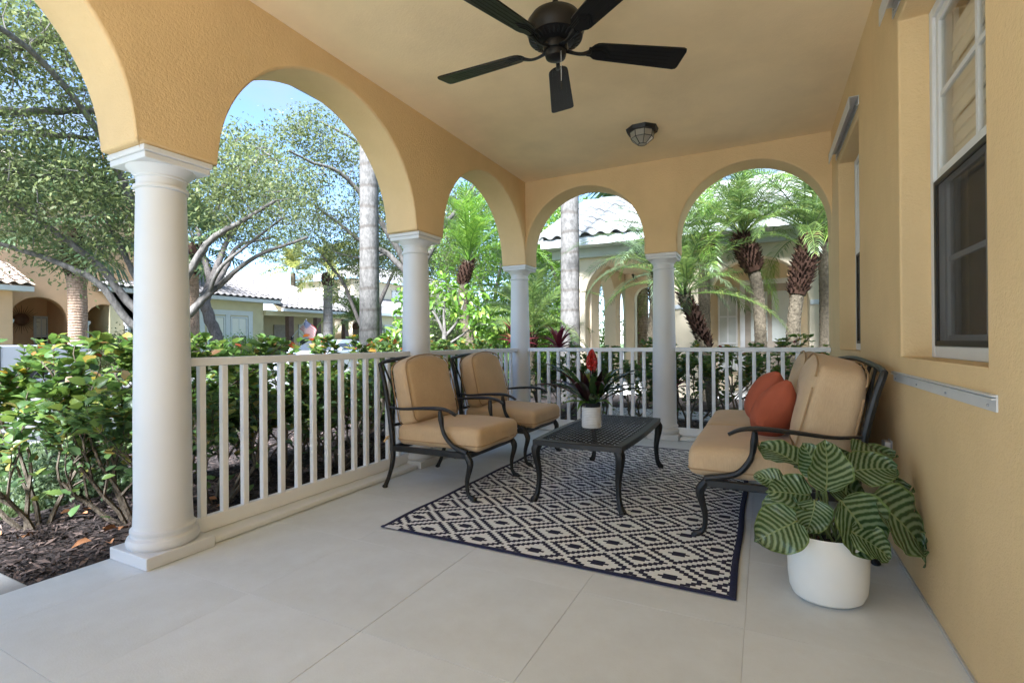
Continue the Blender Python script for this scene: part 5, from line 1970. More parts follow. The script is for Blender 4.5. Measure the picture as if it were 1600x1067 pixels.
def broad_tree(name, label, limbs, canopy, n, leafL, seed):
    """small tree with big individual leaves"""
    t = tree(name, label, limbs, canopy, 46, 1, 0.05, 'oak_bark', 'bright_leaf', seed, None, 0.15)
    b0 = np.array(t.location)
    r_ = np.random.default_rng(seed)
    P = []
    for _ in range(n):
        c, rad = canopy[r_.integers(len(canopy))]
        v = r_.normal(size=3)
        P.append(np.array(c) - b0 + v / np.linalg.norm(v) * rad * r_.uniform(0.1, 1) ** 0.5)
    P = np.array(P)
    D = r_.normal(0, 1, (n, 3))
    D[:, 2] -= 0.3
    N_ = r_.normal(0, 0.5, (n, 3))
    N_[:, 2] += 0.9
    L_ = leafL * r_.uniform(0.7, 1.25, n)
    order = np.argsort(P @ np.array([4.9, -7.05, 0]) * -1)
    V0, F0 = leaf_arrays([(0, 0, 0)], [(1, 0, 0)], np.array([(0, 0, 1.0)]), [1.0], [0.55], 'round', 0.12)
    lm = npmesh('leaf', V0, F0, 'bright_leaf', True)
    for i in order[:140]:
        d = Vector(D[i]).normalized()
        s_ = d.cross(Vector(N_[i])).normalized()
        u = s_.cross(d)
        k = L_[i]
        o = bpy.data.objects.new('leaf', lm)
        col.objects.link(o)
        o.parent = t
        o.matrix_local = Matrix(((d.x * k, -s_.x * k, u.x * k, P[i][0]), (d.y * k, -s_.y * k, u.y * k, P[i][1]), (d.z * k, -s_.z * k, u.z * k, P[i][2]), (0, 0, 0, 1)))
    sel = order[140:]
    v, F = leaf_arrays(P[sel], D[sel], N_[sel], L_[sel], L_[sel] * 0.55, 'round', 0.12)
    o = bpy.data.objects.new('foliage', npmesh('foliage', v, F, 'bright_leaf', True))
    col.objects.link(o)
    o.parent = t
    o['kind'] = 'stuff'


broad_tree('small_tree', 'small bright-leaved tree with smooth grey stems behind the armchairs, outside the railing', limF, canF, 520, 0.12, 61)

# ------------------------------------------------------------------ palms
def frond_mesh(L, leafletL, n, arch, mat, seed, wid=0.016, vee=0.5, droop=0.55):
    """feather frond along +x, base at the origin, arching; leaflets in two ranks"""
    r_ = np.random.default_rng(seed)
    pts = []
    x = z = 0.0
    a = arch[0]
    m_ = 18
    for k in range(m_ + 1):
        pts.append((x, 0.02 * math.sin(k * 0.4 + seed), z))
        t = k / m_
        a = arch[0] + (arch[1] - arch[0]) * t ** 1.15
        x += L / m_ * math.cos(a)
        z += L / m_ * math.sin(a)
    P = np.array(pts)
    mb = MB().tube(pts, lerp_list([0.011, 0.008, 0.005, 0.002], m_ + 1), 5, False)
    V, F = [np.array(mb.v)], [np.array(mb.f)]
    off = len(mb.v)
    T_ = np.linspace(0.16, 0.995, n)
    idx = T_ * m_
    i0 = np.clip(idx.astype(int), 0, m_ - 1)
    base = P[i0] + (P[i0 + 1] - P[i0]) * (idx - i0)[:, None]
    tan = unit(P[i0 + 1] - P[i0])
    upv = unit(np.cross(np.cross(tan, [0, 0, 1.0]), tan))
    side = unit(np.cross(tan, upv))
    prof = np.clip(np.sin(np.pi * (0.10 + 0.82 * T_)) ** 0.6, 0.25, 1)
    for s in (-1, 1):
        d = unit(tan * (0.55 + 0.5 * T_[:, None]) + side * s + upv * vee * (1 - T_[:, None] * 0.5) + r_.normal(0, 0.10, (n, 3)))
        ll = leafletL * prof * r_.uniform(0.85, 1.12, n)
        p0 = base
        p1 = p0 + d * ll[:, None] * 0.5
        d2 = unit(d + np.array([0, 0, -1.0]) * droop * r_.uniform(0.5, 1.4, (n, 1)))
        p2 = p1 + d2 * ll[:, None] * 0.5
        wv_ = unit(np.cross(d, upv)) * wid
        vs = np.stack([p0 - wv_ * 0.3, p0 + wv_ * 0.3, p1 + wv_ * 0.5, p1 - wv_ * 0.5, p2], 1).reshape(-1, 3)
        b_ = np.arange(n)[:, None] * 5 + off
        q = np.concatenate([b_ + np.array([[0, 1, 2, 3]]), b_ + np.array([[3, 2, 4, 4]])], 0)
        V.append(vs)
        F.append(q)
        off += len(vs)
    V = np.concatenate(V)
    me = bpy.data.meshes.new('frond')
    faces = []
    for f in np.concatenate(F).tolist():
        faces.append(tuple(f[:3]) if f[2] == f[3] else tuple(f))
    me.from_pydata(V.tolist(), [], faces)
    me.materials.append(MATS[mat])
    return me


def frond_set(L, ll, n, mat, seed, wid=0.016, droop=0.55):
    out = []
    for k, ar in enumerate([(0.45, -0.55), (0.55, -1.0), (0.40, -1.35), (0.35, -0.8), (0.6, -1.2)]):
        out.append(frond_mesh(L * (0.9 + 0.06 * k), ll, n, ar, mat, seed + k, wid, 0.45, droop))
    return out


def palm(name, label, trunk, r0, r1, fronds, nf, boots, tb, group=None, emin=-25, emax=80, seed=0, boot_len=0.5, boot_r=0.11, fs=1.0):
    random.seed(seed)
    b0 = Vector(trunk[0])
    t = thing(name, label, 'palm', b0, 0, group)
    sp_ = [p - b0 for p in spline(trunk, 8)]
    MB().tube(sp_, lerp_list([r0 * 1.2, r0, (r0 + r1) / 2, r1], len(sp_)), 14).build('trunk', tb, t, 60)
    if tb == 'palm_bark':
        mb = MB()                             # overlapping diamond leaf scars up the stem
        ns = 240
        for k in range(ns):
            u = (k + 0.5) / ns * (len(sp_) - 1)
            i = min(int(u), len(sp_) - 2)
            p = sp_[i].lerp(sp_[i + 1], u - i)
            rr = r0 + (r1 - r0) * k / ns
            az = k * 2.399
            o_ = Vector((math.cos(az), math.sin(az), 0))
            sd = Vector((-math.sin(az), math.cos(az), 0)) * rr * 0.34
            a = p + o_ * rr * 0.96
            mb.add([a - sd - Vector((0, 0, 0.01)), a - Vector((0, 0, 0.03)), a + sd - Vector((0, 0, 0.01)), a + o_ * 0.012 + Vector((0, 0, 0.022)), a + Vector((0, 0, 0.024))], [(0, 1, 3), (1, 2, 3), (0, 3, 4), (3, 2, 4)])
        tag(mb.build('leaf_scars', 'palm_bark', t), None, None, None, 'stuff')
    top = sp_[-1]
    dt = (sp_[-1] - sp_[-3]).normalized()
    if boots:
        mb = MB()
        for k in range(boots):                # broken leaf bases, fanning from the stem head
            u = k / boots
            az = k * 2.399
            p = top - dt * boot_len * (1 - u) + dt * 0.02
            rr = r1 + (boot_r - r1) * math.sin(math.pi * (0.15 + 0.8 * u))
            o_ = Vector((math.cos(az), math.sin(az), 0))
            ln = random.uniform(0.05, 0.12)
            tip = p + o_ * (rr + ln * 0.55) + dt * ln * random.uniform(0.5, 1.1)
            root = p + o_ * rr * 0.55
            sd = Vector((-math.sin(az), math.cos(az), 0)) * random.uniform(0.010, 0.019)
            mb.add([root - sd * 1.5, root + sd * 1.5, tip + sd * 0.7, tip - sd * 0.7, root - dt * 0.05], [(0, 1, 2, 3), (4, 1, 0), (4, 3, 0), (4, 2, 1), (4, 3, 2)])
        core = [top - dt * boot_len * (1 - k / 8) for k in range(9)]
        mb.tube(core, [boot_r * (0.55 + 0.4 * math.sin(math.pi * (0.1 + 0.8 * k / 8))) for k in range(9)], 10)
        mb.build('leaf_bases', 'boot', t)
    for k in range(nf):
        az = k * 2.399 + random.uniform(-0.25, 0.25)
        u = (k + 0.5) / nf
        el = R(emin + (emax - emin) * u ** 0.8 + random.uniform(-7, 7))
        me = fronds[random.randrange(len(fronds))]
        o = obj('frond', me, None, t)
        s_ = fs * random.uniform(0.85, 1.1)
        o.matrix_local = Matrix.Translation(top + dt * 0.02 * k / nf) @ Matrix.Rotation(az, 4, 'Z') @ Matrix.Rotation(-el, 4, 'Y') @ Matrix.Rotation(random.uniform(-0.3, 0.3), 4, 'X') @ Matrix.Scale(s_, 4)
    return t


DF = frond_set(1.4, 0.27, 46, 'palm_leaf', 100, 0.0095, 0.9)
DG = frond_set(1.4, 0.27, 46, 'palm_leaf_grey', 120, 0.0095, 0.9)
GP = 'leaning date palms by the neighbour house'
palm('date_palm', 'short date palm with shaggy brown trunk leaning toward the palm-end column', [(-0.70, 8.20, MZ), (-0.78, 8.13, 0.6), (-0.91, 8.06, 1.25), (-1.08, 7.97, 1.72)], 0.075, 0.085, DF, 32, 180, 'palm_bark', None, -12, 82, 201, 0.85, 0.115)
palm('date_palm', 'tall straight date palm with a ball of leaf bases, before the neighbour arch', [(0.00, 8.52, MZ), (-0.04, 8.5, 0.74), (-0.09, 8.47, 1.82), (-0.29, 8.37, 2.60)], 0.085, 0.085, DF, 38, 220, 'palm_bark', None, -14, 82, 203, 0.55, 0.17)
palm('date_palm', 'date palm with scaly trunk and shaggy head curving toward the house wall', [(0.28, 8.20, MZ), (0.34, 8.24, 0.75), (0.42, 8.28, 1.59), (0.60, 8.37, 2.50)], 0.085, 0.09, DF, 36, 260, 'palm_bark', None, -10, 82, 205, 0.85, 0.16)
palm('date_palm', 'date palm with drooping pale fronds beside the grey palm trunk at the neighbour arch', [(-1.75, 8.75, MZ), (-1.72, 8.7, 1.0), (-1.60, 8.55, 2.15)], 0.075, 0.08, DG, 30, 70, 'palm_bark', None, -35, 80, 207, 0.5, 0.12, 1.05)
palm('date_palm', 'leaning date palm with upright bright fronds behind the small bright-leaved tree', [(-5.35, 9.05, GZ), (-5.47, 9.0, 0.69), (-5.64, 8.91, 1.63), (-5.62, 8.90, 2.35), (-5.55, 8.96, 2.72)], 0.10, 0.11, frond_set(1.75, 0.32, 52, 'bright_leaf', 140, 0.012), 26, 90, 'palm_bark', None, 0, 88, 211, 0.5, 0.15, 1.05)
palm('date_palm', 'low date palm with arching green fronds outside the corner column', [(-4.1, 8.9, GZ), (-4.1, 8.9, 0.6), (-4.05, 8.85, 1.15)], 0.08, 0.09, frond_set(1.5, 0.30, 70, 'palm_leaf', 150, 0.011, 0.8), 24, 60, 'palm_bark', None, -5, 80, 213, 0.3, 0.12)
palm('date_palm', 'low date palm with arching grey-green fronds behind the corner column', [(-5.0, 10.6, GZ), (-5.0, 10.6, 0.7), (-4.95, 10.6, 1.3)], 0.08, 0.09, frond_set(1.8, 0.34, 70, 'palm_leaf_grey', 160, 0.012, 0.8), 24, 60, 'palm_bark', None, -10, 80, 217, 0.3, 0.12)
palm('date_palm', 'small date palm on the far side of the street in front of the pale house', [(-18.9, 19.4, GZ), (-18.9, 19.4, 1.2), (-18.9, 19.4, 2.1)], 0.16, 0.15, frond_set(2.0, 0.45, 40, 'palm_leaf', 170, 0.035), 26, 40, 'palm_bark', None, -35, 75, 219, 0.4, 0.2)
RF = frond_set(2.6, 0.6, 60, 'palm_leaf', 180, 0.03, 0.7)


def royal(base, r, top, label, seed):
    t = palm('royal_palm', label, [base, (base[0] + 0.02, base[1], 2.0), (base[0] + 0.03, base[1] + 0.02, top)], r, r * 0.82, RF, 12, 0, 'royal_bark', 'royal palms with smooth grey trunks', -30, 75, seed)
    MB().lathe([(r * 0.84, 0), (r * 0.95, 0.3), (r * 0.6, 1.3), (r * 0.35, 1.7)], 18, (0.03, 0.02, top - base[2] - 1.6)).build('crownshaft', 'royal_shaft', t, 40)


royal((-6.02, 6.48, GZ), 0.172, 8.6, 'royal palm with thick smooth grey trunk on the lawn strip beside the oak', 221)
royal((-3.14, 8.50, GZ), 0.178, 8.2, 'royal palm with lichen-spotted grey trunk in front of the neighbour roof', 223)


def fan_leaf_mesh(Lp, Rf, nseg, seed):
    r_ = np.random.default_rng(seed)
    mb = MB()
    mb.tube(spline([(0, 0, 0), (Lp * 0.5, 0, 0.04), (Lp, 0, 0)], 5), 0.012, 5, False)
    for k in range(nseg):
        a = R(-150 + 300 * k / (nseg - 1))
        L = Rf * (0.8 + 0.2 * math.cos(a * 0.6)) * r_.uniform(0.9, 1.05)
        d = Vector((math.cos(a), math.sin(a), 0))
        s_ = Vector((-math.sin(a), math.cos(a), 0))
        c = Vector((Lp, 0, 0))
        fold = 0.02 if k % 2 else -0.0
        p1 = c + d * L * 0.55 + Vector((0, 0, fold - 0.05 * abs(math.sin(a))))
        p2 = c + d * L + Vector((0, 0, -0.22 * L - 0.1 * abs(math.sin(a))))
        w_ = L * 0.55 * R(300 / nseg) * 0.5
        mb.add([c, p1 - s_ * w_, p2, p1 + s_ * w_], [(0, 1, 2, 3)])
    me = mb.mesh('fan_leaf', None, False)
    me.materials.append(MATS['fan_leaf'])
    return me


FL = [fan_leaf_mesh(0.9, 0.85, 34, k) for k in range(3)]
palm('cabbage_palm', 'cabbage palm with peeling tan trunk in front of the orange house', [(-17.85, 7.2, GZ), (-17.83, 7.22, 1.2), (-17.85, 7.22, 2.6), (-18.0, 7.13, 4.6)], 0.22, 0.24, FL, 22, 70, 'cabbage_bark', None, -50, 70, 231, 1.6, 0.34, 1.5)
palm('cabbage_palm', 'cabbage palm with drooping fan leaves across the street beside the dark oak', [(-19.5, 11.5, GZ), (-19.5, 11.5, 3.0), (-19.5, 11.5, 4.9)], 0.2, 0.2, FL, 20, 50, 'cabbage_bark', None, -50, 70, 233, 1.2, 0.3, 1.3)
QF = frond_set(2.4, 0.6, 44, 'palm_leaf_yellow', 190, 0.05, 0.9)
palm('queen_palm', 'yellowing palm rising behind the cream house roof', [(-25.9, 21.3, GZ), (-25.9, 21.3, 3.0), (-25.9, 21.3, 5.4)], 0.17, 0.14, QF, 16, 0, 'palm_bark', None, -35, 70, 235)
palm('queen_palm', 'yellow-green palm on the far kerb in front of the cream house porch', [(-17.45, 16.2, GZ), (-17.45, 16.2, 2.0), (-17.45, 16.2, 4.2)], 0.21, 0.18, QF, 18, 40, 'royal_bark', None, -30, 75, 237, 0.6, 0.3, 0.85)
palm('fan_palm', 'fan palm showing above the neighbour roof ridge', [(-3.3, 15.2, GZ), (-3.3, 15.2, 3.0), (-3.3, 15.2, 5.2)], 0.2, 0.2, FL, 22, 40, 'cabbage_bark', None, -40, 75, 239, 0.8, 0.3, 1.4)
BF = frond_set(1.9, 0.38, 50, 'bright_leaf', 195, 0.012, 0.9)
palm('date_palm', 'tall date palm filling the sky above the neighbour door arch', [(0.9, 9.5, MZ), (0.9, 9.5, 2.0), (0.85, 9.45, 3.1)], 0.1, 0.1, BF, 22, 60, 'palm_bark', None, -40, 80, 241, 0.5, 0.17)
palm('date_palm', 'tall date palm with pale hanging fronds between neighbour arches', [(-0.95, 9.55, MZ), (-0.95, 9.5, 2.0), (-0.9, 9.45, 2.9)], 0.1, 0.1, frond_set(1.8, 0.36, 50, 'bright_leaf', 198, 0.012, 0.9), 20, 50, 'palm_bark', None, -45, 80, 243, 0.5, 0.16)


def cordyline(base, h, label, seed, mat='cordyline_leaf', n=22, L=0.42):
    random.seed(seed)
    t = thing('cordyline', label, 'plant', base, 0, 'red-leaved plants outside the railing')
    MB().tube([(0, 0, 0), (0.02, 0, h * 0.6), (0, 0.01, h)], [0.022, 0.018, 0.014], 7).build('stem', 'stem_bark', t, 60)
    for k in range(n):
        az = k * 2.399
        u = k / n
        me = strap_leaf(L * random.uniform(0.8, 1.15), 0.028, R(15 + 65 * u), R(random.uniform(25, 70)))
        me.materials.append(MATS[mat])
        o = obj('leaf', me, None, t, 0, 2, (0, 0, h - 0.1 + 0.1 * u))
        o.rotation_euler = (0, 0, az)


cordyline((-2.72, 6.90, MZ), 1.05, 'plant with spreading maroon leaves between the corner column and grey palm', 251)
cordyline((-3.70, 7.45, MZ), 1.12, 'plant with upright red leaves just outside the corner column', 253)
cordyline((-1.05, 6.9, MZ), 0.55, 'low plant with dark red leaves behind the palm-end column', 255, 'cordyline_leaf', 18, 0.3)

# ------------------------------------------------------------------ neighbour houses
def tile_mesh_single(w=0.30, L=0.43, mat='roof_tile_white'):
    """one S-shaped roof tile, x across, y up the slope, front end raised"""
    xs_ = np.linspace(0, w, 11)
    def zf(x):
        u = x / w
        return 0.055 * math.sin(math.pi * u / 0.68) if u < 0.68 else -0.016 * math.sin(math.pi * (u - 0.68) / 0.32)
    vs, fs = [], []
    n = len(xs_)
    for y, dz_ in ((0, 0.036), (L, 0.0)):
        for x in xs_:
            vs.append((x, y, zf(x) + dz_))
    for x in xs_:
        vs.append((x, 0.001, zf(x) + 0.014))
    for i in range(n - 1):
        fs.append((i, i + 1, n + i + 1, n + i))
        fs.append((2 * n + i, 2 * n + i + 1, i + 1, i))
    me = MB().add(vs, fs).mesh('roof_tile', 50)
    me.materials.append(MATS[mat])
    return me


def slope_tiles(parent, origin, across, up, ncol, nrow, w, ex, mat, hip0=0.0, hip1=0.0, single=True):
    """courses of tiles on a slope; hip offsets (columns lost per course at either end)"""
    me = tile_mesh_single(w, ex * 1.18, mat)
    ac, up_ = Vector(across).normalized(), Vector(up).normalized()
    nr = ac.cross(up_).normalized()
    if nr.z < 0:
        nr = -nr
    big_ = MB()
    mv = [v.co.copy() for v in me.vertices]
    mf = [tuple(p.vertices) for p in me.polygons]
    for r_ in range(nrow):
        c0, c1 = int(round(hip0 * r_)), ncol - int(round(hip1 * r_))
        for c in range(c0, c1):
            p = Vector(origin) + ac * (c * w) + up_ * (r_ * ex) + nr * 0.012
            if single:
                o = obj('roof_tile', me, None, parent)
                j = random.uniform(-0.006, 0.006)
                o.matrix_local = Matrix(((ac.x, up_.x, nr.x, p.x), (ac.y, up_.y, nr.y, p.y), (ac.z, up_.z, nr.z, p.z + j), (0, 0, 0, 1)))
            else:
                j = random.uniform(-0.006, 0.006)
                big_.add([p + ac * v.x + up_ * v.y + nr * (v.z + j) for v in mv], mf)
    if not single:
        o = big_.build('roof_tiles', mat, parent, 50)
        o['kind'] = 'stuff'


random.seed(77)
bh = thing('beige_house', 'beige neighbour house with arched porch and white barrel-tile roof beyond the palms', 'house', (0, 0, 0))
W0 = 10.0
wl = arcade('wall', -3.62, 4.4, [(-3.34, -1.72, 2.72), (-0.93, 0.69, 2.53), (1.7, 3.2, 2.6)], 'x', W0, W0 + 0.3, 3.0, GZ - 0.1)
wl.parent = bh
wl.data.materials.clear()
wl.data.materials.append(MATS['stucco_beige'])
m_ = MB()
m_.box(-3.61, -3.30, W0 + 0.301, W0 + 0.55, GZ, 2.99)                 # corner return
m_.build('wall', 'stucco_beige', bh, None, 0.01, 2)
sidew = arcade('wall', W0 + 0.56, 14.6, [(W0 + 0.9, 12.3, 2.6), (12.75, 14.2, 2.6)], 'y', -3.31, -3.61, 2.99, GZ - 0.1)
sidew.parent = bh
sidew.data.materials.clear()
sidew.data.materials.append(MATS['stucco_beige'])
rear = arcade('wall', -3.30, -1.2, [(-3.05, -2.45, 2.45), (-2.05, -1.45, 2.45)], 'x', 13.2, 13.5, 2.98, GZ - 0.1)
rear.parent = bh
rear.data.materials.clear()
rear.data.materials.append(MATS['stucco_beige'])
for x in (-2.25,):
    MB().box(x - 0.23, x + 0.23, 13.17, 13.53, 1.42, 1.53).build('pier_cap', 'trim_white', bh, None, 0.008, 1)
m_ = MB()
m_.box(-1.35, -1.15, W0 + 0.301, 13.19, GZ, 2.97)
m_.build('wall', 'stucco_beige', bh)
m_ = MB()
m_.box(-1.14, 4.3, 11.3, 11.5, GZ, 2.97)
m_.build('wall', 'stucco_beige', bh)
MB().box(-3.28, 4.3, W0 + 0.31, 14.5, 2.80, 2.85).build('porch_ceiling', 'stucco_beige', bh)
MB().box(-3.6, 4.3, W0 + 0.02, 14.5, -0.4, -0.02).build('porch_slab', 'concrete', bh)
for x0, x1 in ((-1.72 + 0.02, -0.95), (0.71, 1.68)):
    MB().box(x0, x1, W0 - 0.025, W0 - 0.001, 1.63, 1.715).build('band_course', 'trim_white', bh, None, 0.006, 1)
dr = MB().box(-0.35, 0.55, 11.24, 11.295, -0.02, 2.15).build('door', 'door_brown', bh)
fr = MB()
fr.box(-0.44, -0.351, 11.22, 11.299, -0.02, 2.25)
fr.box(0.551, 0.64, 11.22, 11.299, -0.02, 2.25)
fr.box(-0.351, 0.551, 11.221, 11.298, 2.151, 2.25)
fr.build('door_frame', 'trim_white', dr)
for x in (-0.24, 0.14):
    MB().box(x, x + 0.3, 11.225, 11.2395, 1.0, 2.0).build('door_panel', 'fascia_grey', dr, None, 0.004, 1)
MB().lathe([(0.001, -0.03), (0.022, -0.02), (0.022, 0.0), (0.001, 0.02)], 12, (0.48, 11.2, 1.0)).build('door_knob', 'rim_metal', dr, 40)
wn_ = MB().box(-0.83, -0.52, 11.26, 11.298, 0.4, 2.1).build('window', 'fascia_grey', bh)
m_ = MB()
for x in (-0.86, -0.69, -0.52):
    m_.box(x, x + 0.03, 11.24, 11.259, 0.4, 2.1)
for z in (0.38, 0.95, 1.5, 2.09):
    m_.box(-0.83, -0.50, 11.242, 11.2585, z, z + 0.03)
m_.build('window_frame', 'trim_white', wn_)
MB().box(-4.10, 4.6, 9.44, 9.475, 2.93, 3.09).build('fascia', 'trim_white', bh, None, 0.004, 1)
MB().box(-4.08, 4.55, 9.476, W0 - 0.001, 2.94, 2.965).build('soffit', 'fascia_grey', bh)
MB().box(-4.02, 4.5, 9.85, W0 - 0.002, 2.76, 2.938).build('frieze', 'fascia_grey', bh)
up_v = Vector((0, 2.85, 1.42))
rf = MB()
rf.add([(-4.08, 9.43, 3.095), (4.6, 9.43, 3.095), (4.6, 12.30, 4.525), (-4.08, 12.30, 4.525), (4.6, 15.2, 3.095), (-4.08, 15.2, 3.095)],
       [(0, 1, 2, 3), (3, 2, 4, 5), (0, 3, 5), (1, 4, 2)])
rfo = rf.build('roof', 'roof_tile_white', bh)
slope_tiles(bh, (-4.12, 9.40, 3.085), (1, 0, 0), up_v, 29, 9, 0.30, 0.352, 'roof_tile_white')
rc = MB()
for k in range(20):
    x = -4.12 + 0.44 * k
    rc.tube([(x, 12.3, 4.56), (x + 0.47, 12.3, 4.545)], [0.12, 0.10], 12)
rc.build('ridge_cap', 'roof_tile_white', rfo, 50)
rk = MB()
for k in range(8):
    a = Vector((-4.12, 9.40, 3.12)) + up_v.normalized() * 0.40 * k
    rk.tube([a, a + up_v.normalized() * 0.43], [0.095, 0.08], 10)
rk.build('rake_tiles', 'roof_tile_white', rfo, 50)

# cream house across the street
chs = thing('cream_house', 'cream single-storey house with pale tile roof and flagged porch across the street', 'house', (0, 0, 0))
m_ = MB()
m_.box(-29, -22, 9.9, 16.35, GZ, 3.1)
m_.box(-29, -24.2, 16.351, 23, GZ, 2.72)
m_.build('wall', 'stucco_cream', chs)
MB().box(-24.2, -21.8, 16.36, 22.4, -0.4, -0.02).build('porch_slab', 'concrete', chs)


def far_window(parent, X, y0, y1, z0, z1, mat='pane_dark', trim='trim_white', nx=2, nz=2, out=1):
    o = MB().box(min(X, X + 0.03 * out), max(X, X + 0.03 * out) - 0.0, y0, y1, z0, z1).build('window', 'car_glass', parent)
    f = MB()
    a, b_ = sorted((X + 0.001 * out, X + 0.06 * out))
    t_ = 0.07
    f.box(a, b_, y0 - t_, y0, z0 - t_, z1 + t_)
    f.box(a, b_, y1, y1 + t_, z0 - t_, z1 + t_)
    f.box(a + 0.001, b_ - 0.001, y0, y1, z1, z1 + t_)
    f.box(a + 0.001, b_ - 0.001, y0, y1, z0 - t_, z0)
    for k in range(1, nx):
        y = y0 + (y1 - y0) * k / nx
        f.box(a + 0.002, b_ - 0.02, y - 0.015, y + 0.015, z0, z1)
    for k in range(1, nz):
        z = z0 + (z1 - z0) * k / nz
        f.box(a + 0.003, b_ - 0.018, y0, y1, z - 0.025, z + 0.025)
    f.build('window_frame', trim, o)
    MB().box(X - 0.012 if out < 0 else X + 0.031, X - 0.001 if out < 0 else X + 0.034, y0 + 0.01, y1 - 0.01, z0 + (z1 - z0) * 0.45, z1 - 0.01).build('blind', 'blind', o)
    return o


for y0, y1 in ((13.62, 14.30), (14.70, 15.40)):
    far_window(chs, -22, y0, y1, 0.75, 2.25)
m_ = MB()
m_.box(-21.999, -21.95, 13.2, 15.75, 2.38, 2.60)
for y in (13.22, 14.40, 15.52):
    m_.box(-21.999, -21.952, y, y + 0.22, 0.3, 2.379)
m_.build('window_surround', 'trim_white', chs)
far_window(chs, -24.2, 16.75, 17.35, 0.8, 2.1)
far_window(chs, -24.2, 20.3, 21.2, 0.7, 2.1)
MB().box(-24.198, -24.15, 18.6, 19.5, 0, 2.1).build('door', 'door_brown', chs)
for y in (17.75, 19.55, 21.6):
    MB().box(-22.2, -21.9, y, y + 0.3, -0.02, 2.52).build('porch_post', 'brown_post', chs, None, 0.01, 1)
MB().box(-22.25, -21.85, 16.36, 22.3, 2.45, 2.70).build('porch_beam', 'stucco_cream', chs)
rl = MB()
rl.box(-21.98, -21.94, 16.4, 21.6, 0.72, 0.76)
rl.box(-21.98, -21.94, 16.4, 21.6, 0.05, 0.08)
k = 16.5
while k < 21.5:
    rl.box(-21.97, -21.95, k, k + 0.02, 0.08, 0.72)
    k += 0.12
rl.build('porch_rail', 'lamp_black', chs)
MB().box(-21.62, -21.45, 9.4, 16.9, 3.02, 3.18).build('fascia', 'trim_white', chs)
MB().box(-21.98, -21.621, 9.5, 16.8, 3.03, 3.06).build('soffit', 'trim_white', chs)
MB().box(-21.42, -21.28, 16.91, 23.4, 2.66, 2.80).build('fascia', 'trim_white', chs)
rf = MB()
rf.add([(-21.45, 9.3, 3.19), (-21.45, 16.95, 3.19), (-25.5, 13.9, 5.05), (-25.5, 12.3, 5.05), (-29.5, 9.3, 3.19), (-29.5, 16.95, 3.19)], [(0, 1, 2, 3), (1, 5, 2), (0, 3, 4), (3, 2, 5, 4)])
rf.add([(-21.28, 16.97, 2.81), (-21.28, 23.4, 2.81), (-26.4, 19.0, 5.0), (-26.4, 14.0, 5.0), (-29.5, 23.4, 2.81)], [(0, 1, 2, 3), (1, 4, 2)])
rf.build('roof', 'roof_tile_cream', chs)
slope_tiles(chs, (-21.42, 9.3, 3.20), (0, 1, 0), (-4.05, 0, 1.86), 25, 12, 0.305, 0.37, 'roof_tile_cream', 0.82, 0.85, False)
slope_tiles(chs, (-21.25, 16.97, 2.82), (0, 1, 0), (-5.12, 0, 2.19), 21, 15, 0.305, 0.37, 'roof_tile_cream', -0.7, 0.95, False)
hp_ = MB()
for a, b_ in (((-21.28, 23.4, 2.85), (-26.4, 19.0, 5.04)), ((-21.45, 16.95, 3.23), (-25.5, 13.9, 5.09))):
    hp_.tube([a, b_], 0.10, 8)
hp_.build('hip_cap', 'roof_tile_cream', chs, 50)


def flag_mat():
    m, nt, b = newmat('flag_cloth')
    uv = nt.nodes.new('ShaderNodeUVMap')
    sp = nt.nodes.new('ShaderNodeSeparateXYZ')
    nt.links.new(uv.outputs[0], sp.inputs[0])
    M = lambda *a: math_node(nt, *a)
    st = M('LESS_THAN', M('FLOORED_MODULO', M('FLOOR', M('MULTIPLY', sp.outputs[1], 12.999)), 2), 0.5)
    can = M('MULTIPLY', M('LESS_THAN', sp.outputs[0], 0.4), M('GREATER_THAN', sp.outputs[1], 0.4615))
    su = M('FRACT', M('MULTIPLY', sp.outputs[0], 15.0))
    sv = M('FRACT', M('MULTIPLY', sp.outputs[1], 9.3))
    star = M('MULTIPLY', can, M('LESS_THAN', M('ADD', M('POWER', M('SUBTRACT', su, 0.5), 2), M('POWER', M('SUBTRACT', sv, 0.5), 2)), 0.06))
    c1 = nt.nodes.new('ShaderNodeMix')
    c1.data_type = 'RGBA'
    nt.links.new(st, c1.inputs[0])
    c1.inputs[6].default_value = (0.72, 0.70, 0.68, 1)
    c1.inputs[7].default_value = (0.45, 0.05, 0.05, 1)
    c2 = nt.nodes.new('ShaderNodeMix')
    c2.data_type = 'RGBA'
    nt.links.new(can, c2.inputs[0])
    nt.links.new(c1.outputs[2], c2.inputs[6])
    c2.inputs[7].default_value = (0.05, 0.07, 0.20, 1)
    c3 = nt.nodes.new('ShaderNodeMix')
    c3.data_type = 'RGBA'
    nt.links.new(star, c3.inputs[0])
    nt.links.new(c2.outputs[2], c3.inputs[6])
    c3.inputs[7].default_value = (0.72, 0.70, 0.68, 1)
    nt.links.new(c3.outputs[2], b.inputs['Base Color'])
    b.inputs['Roughness'].default_value = 0.9


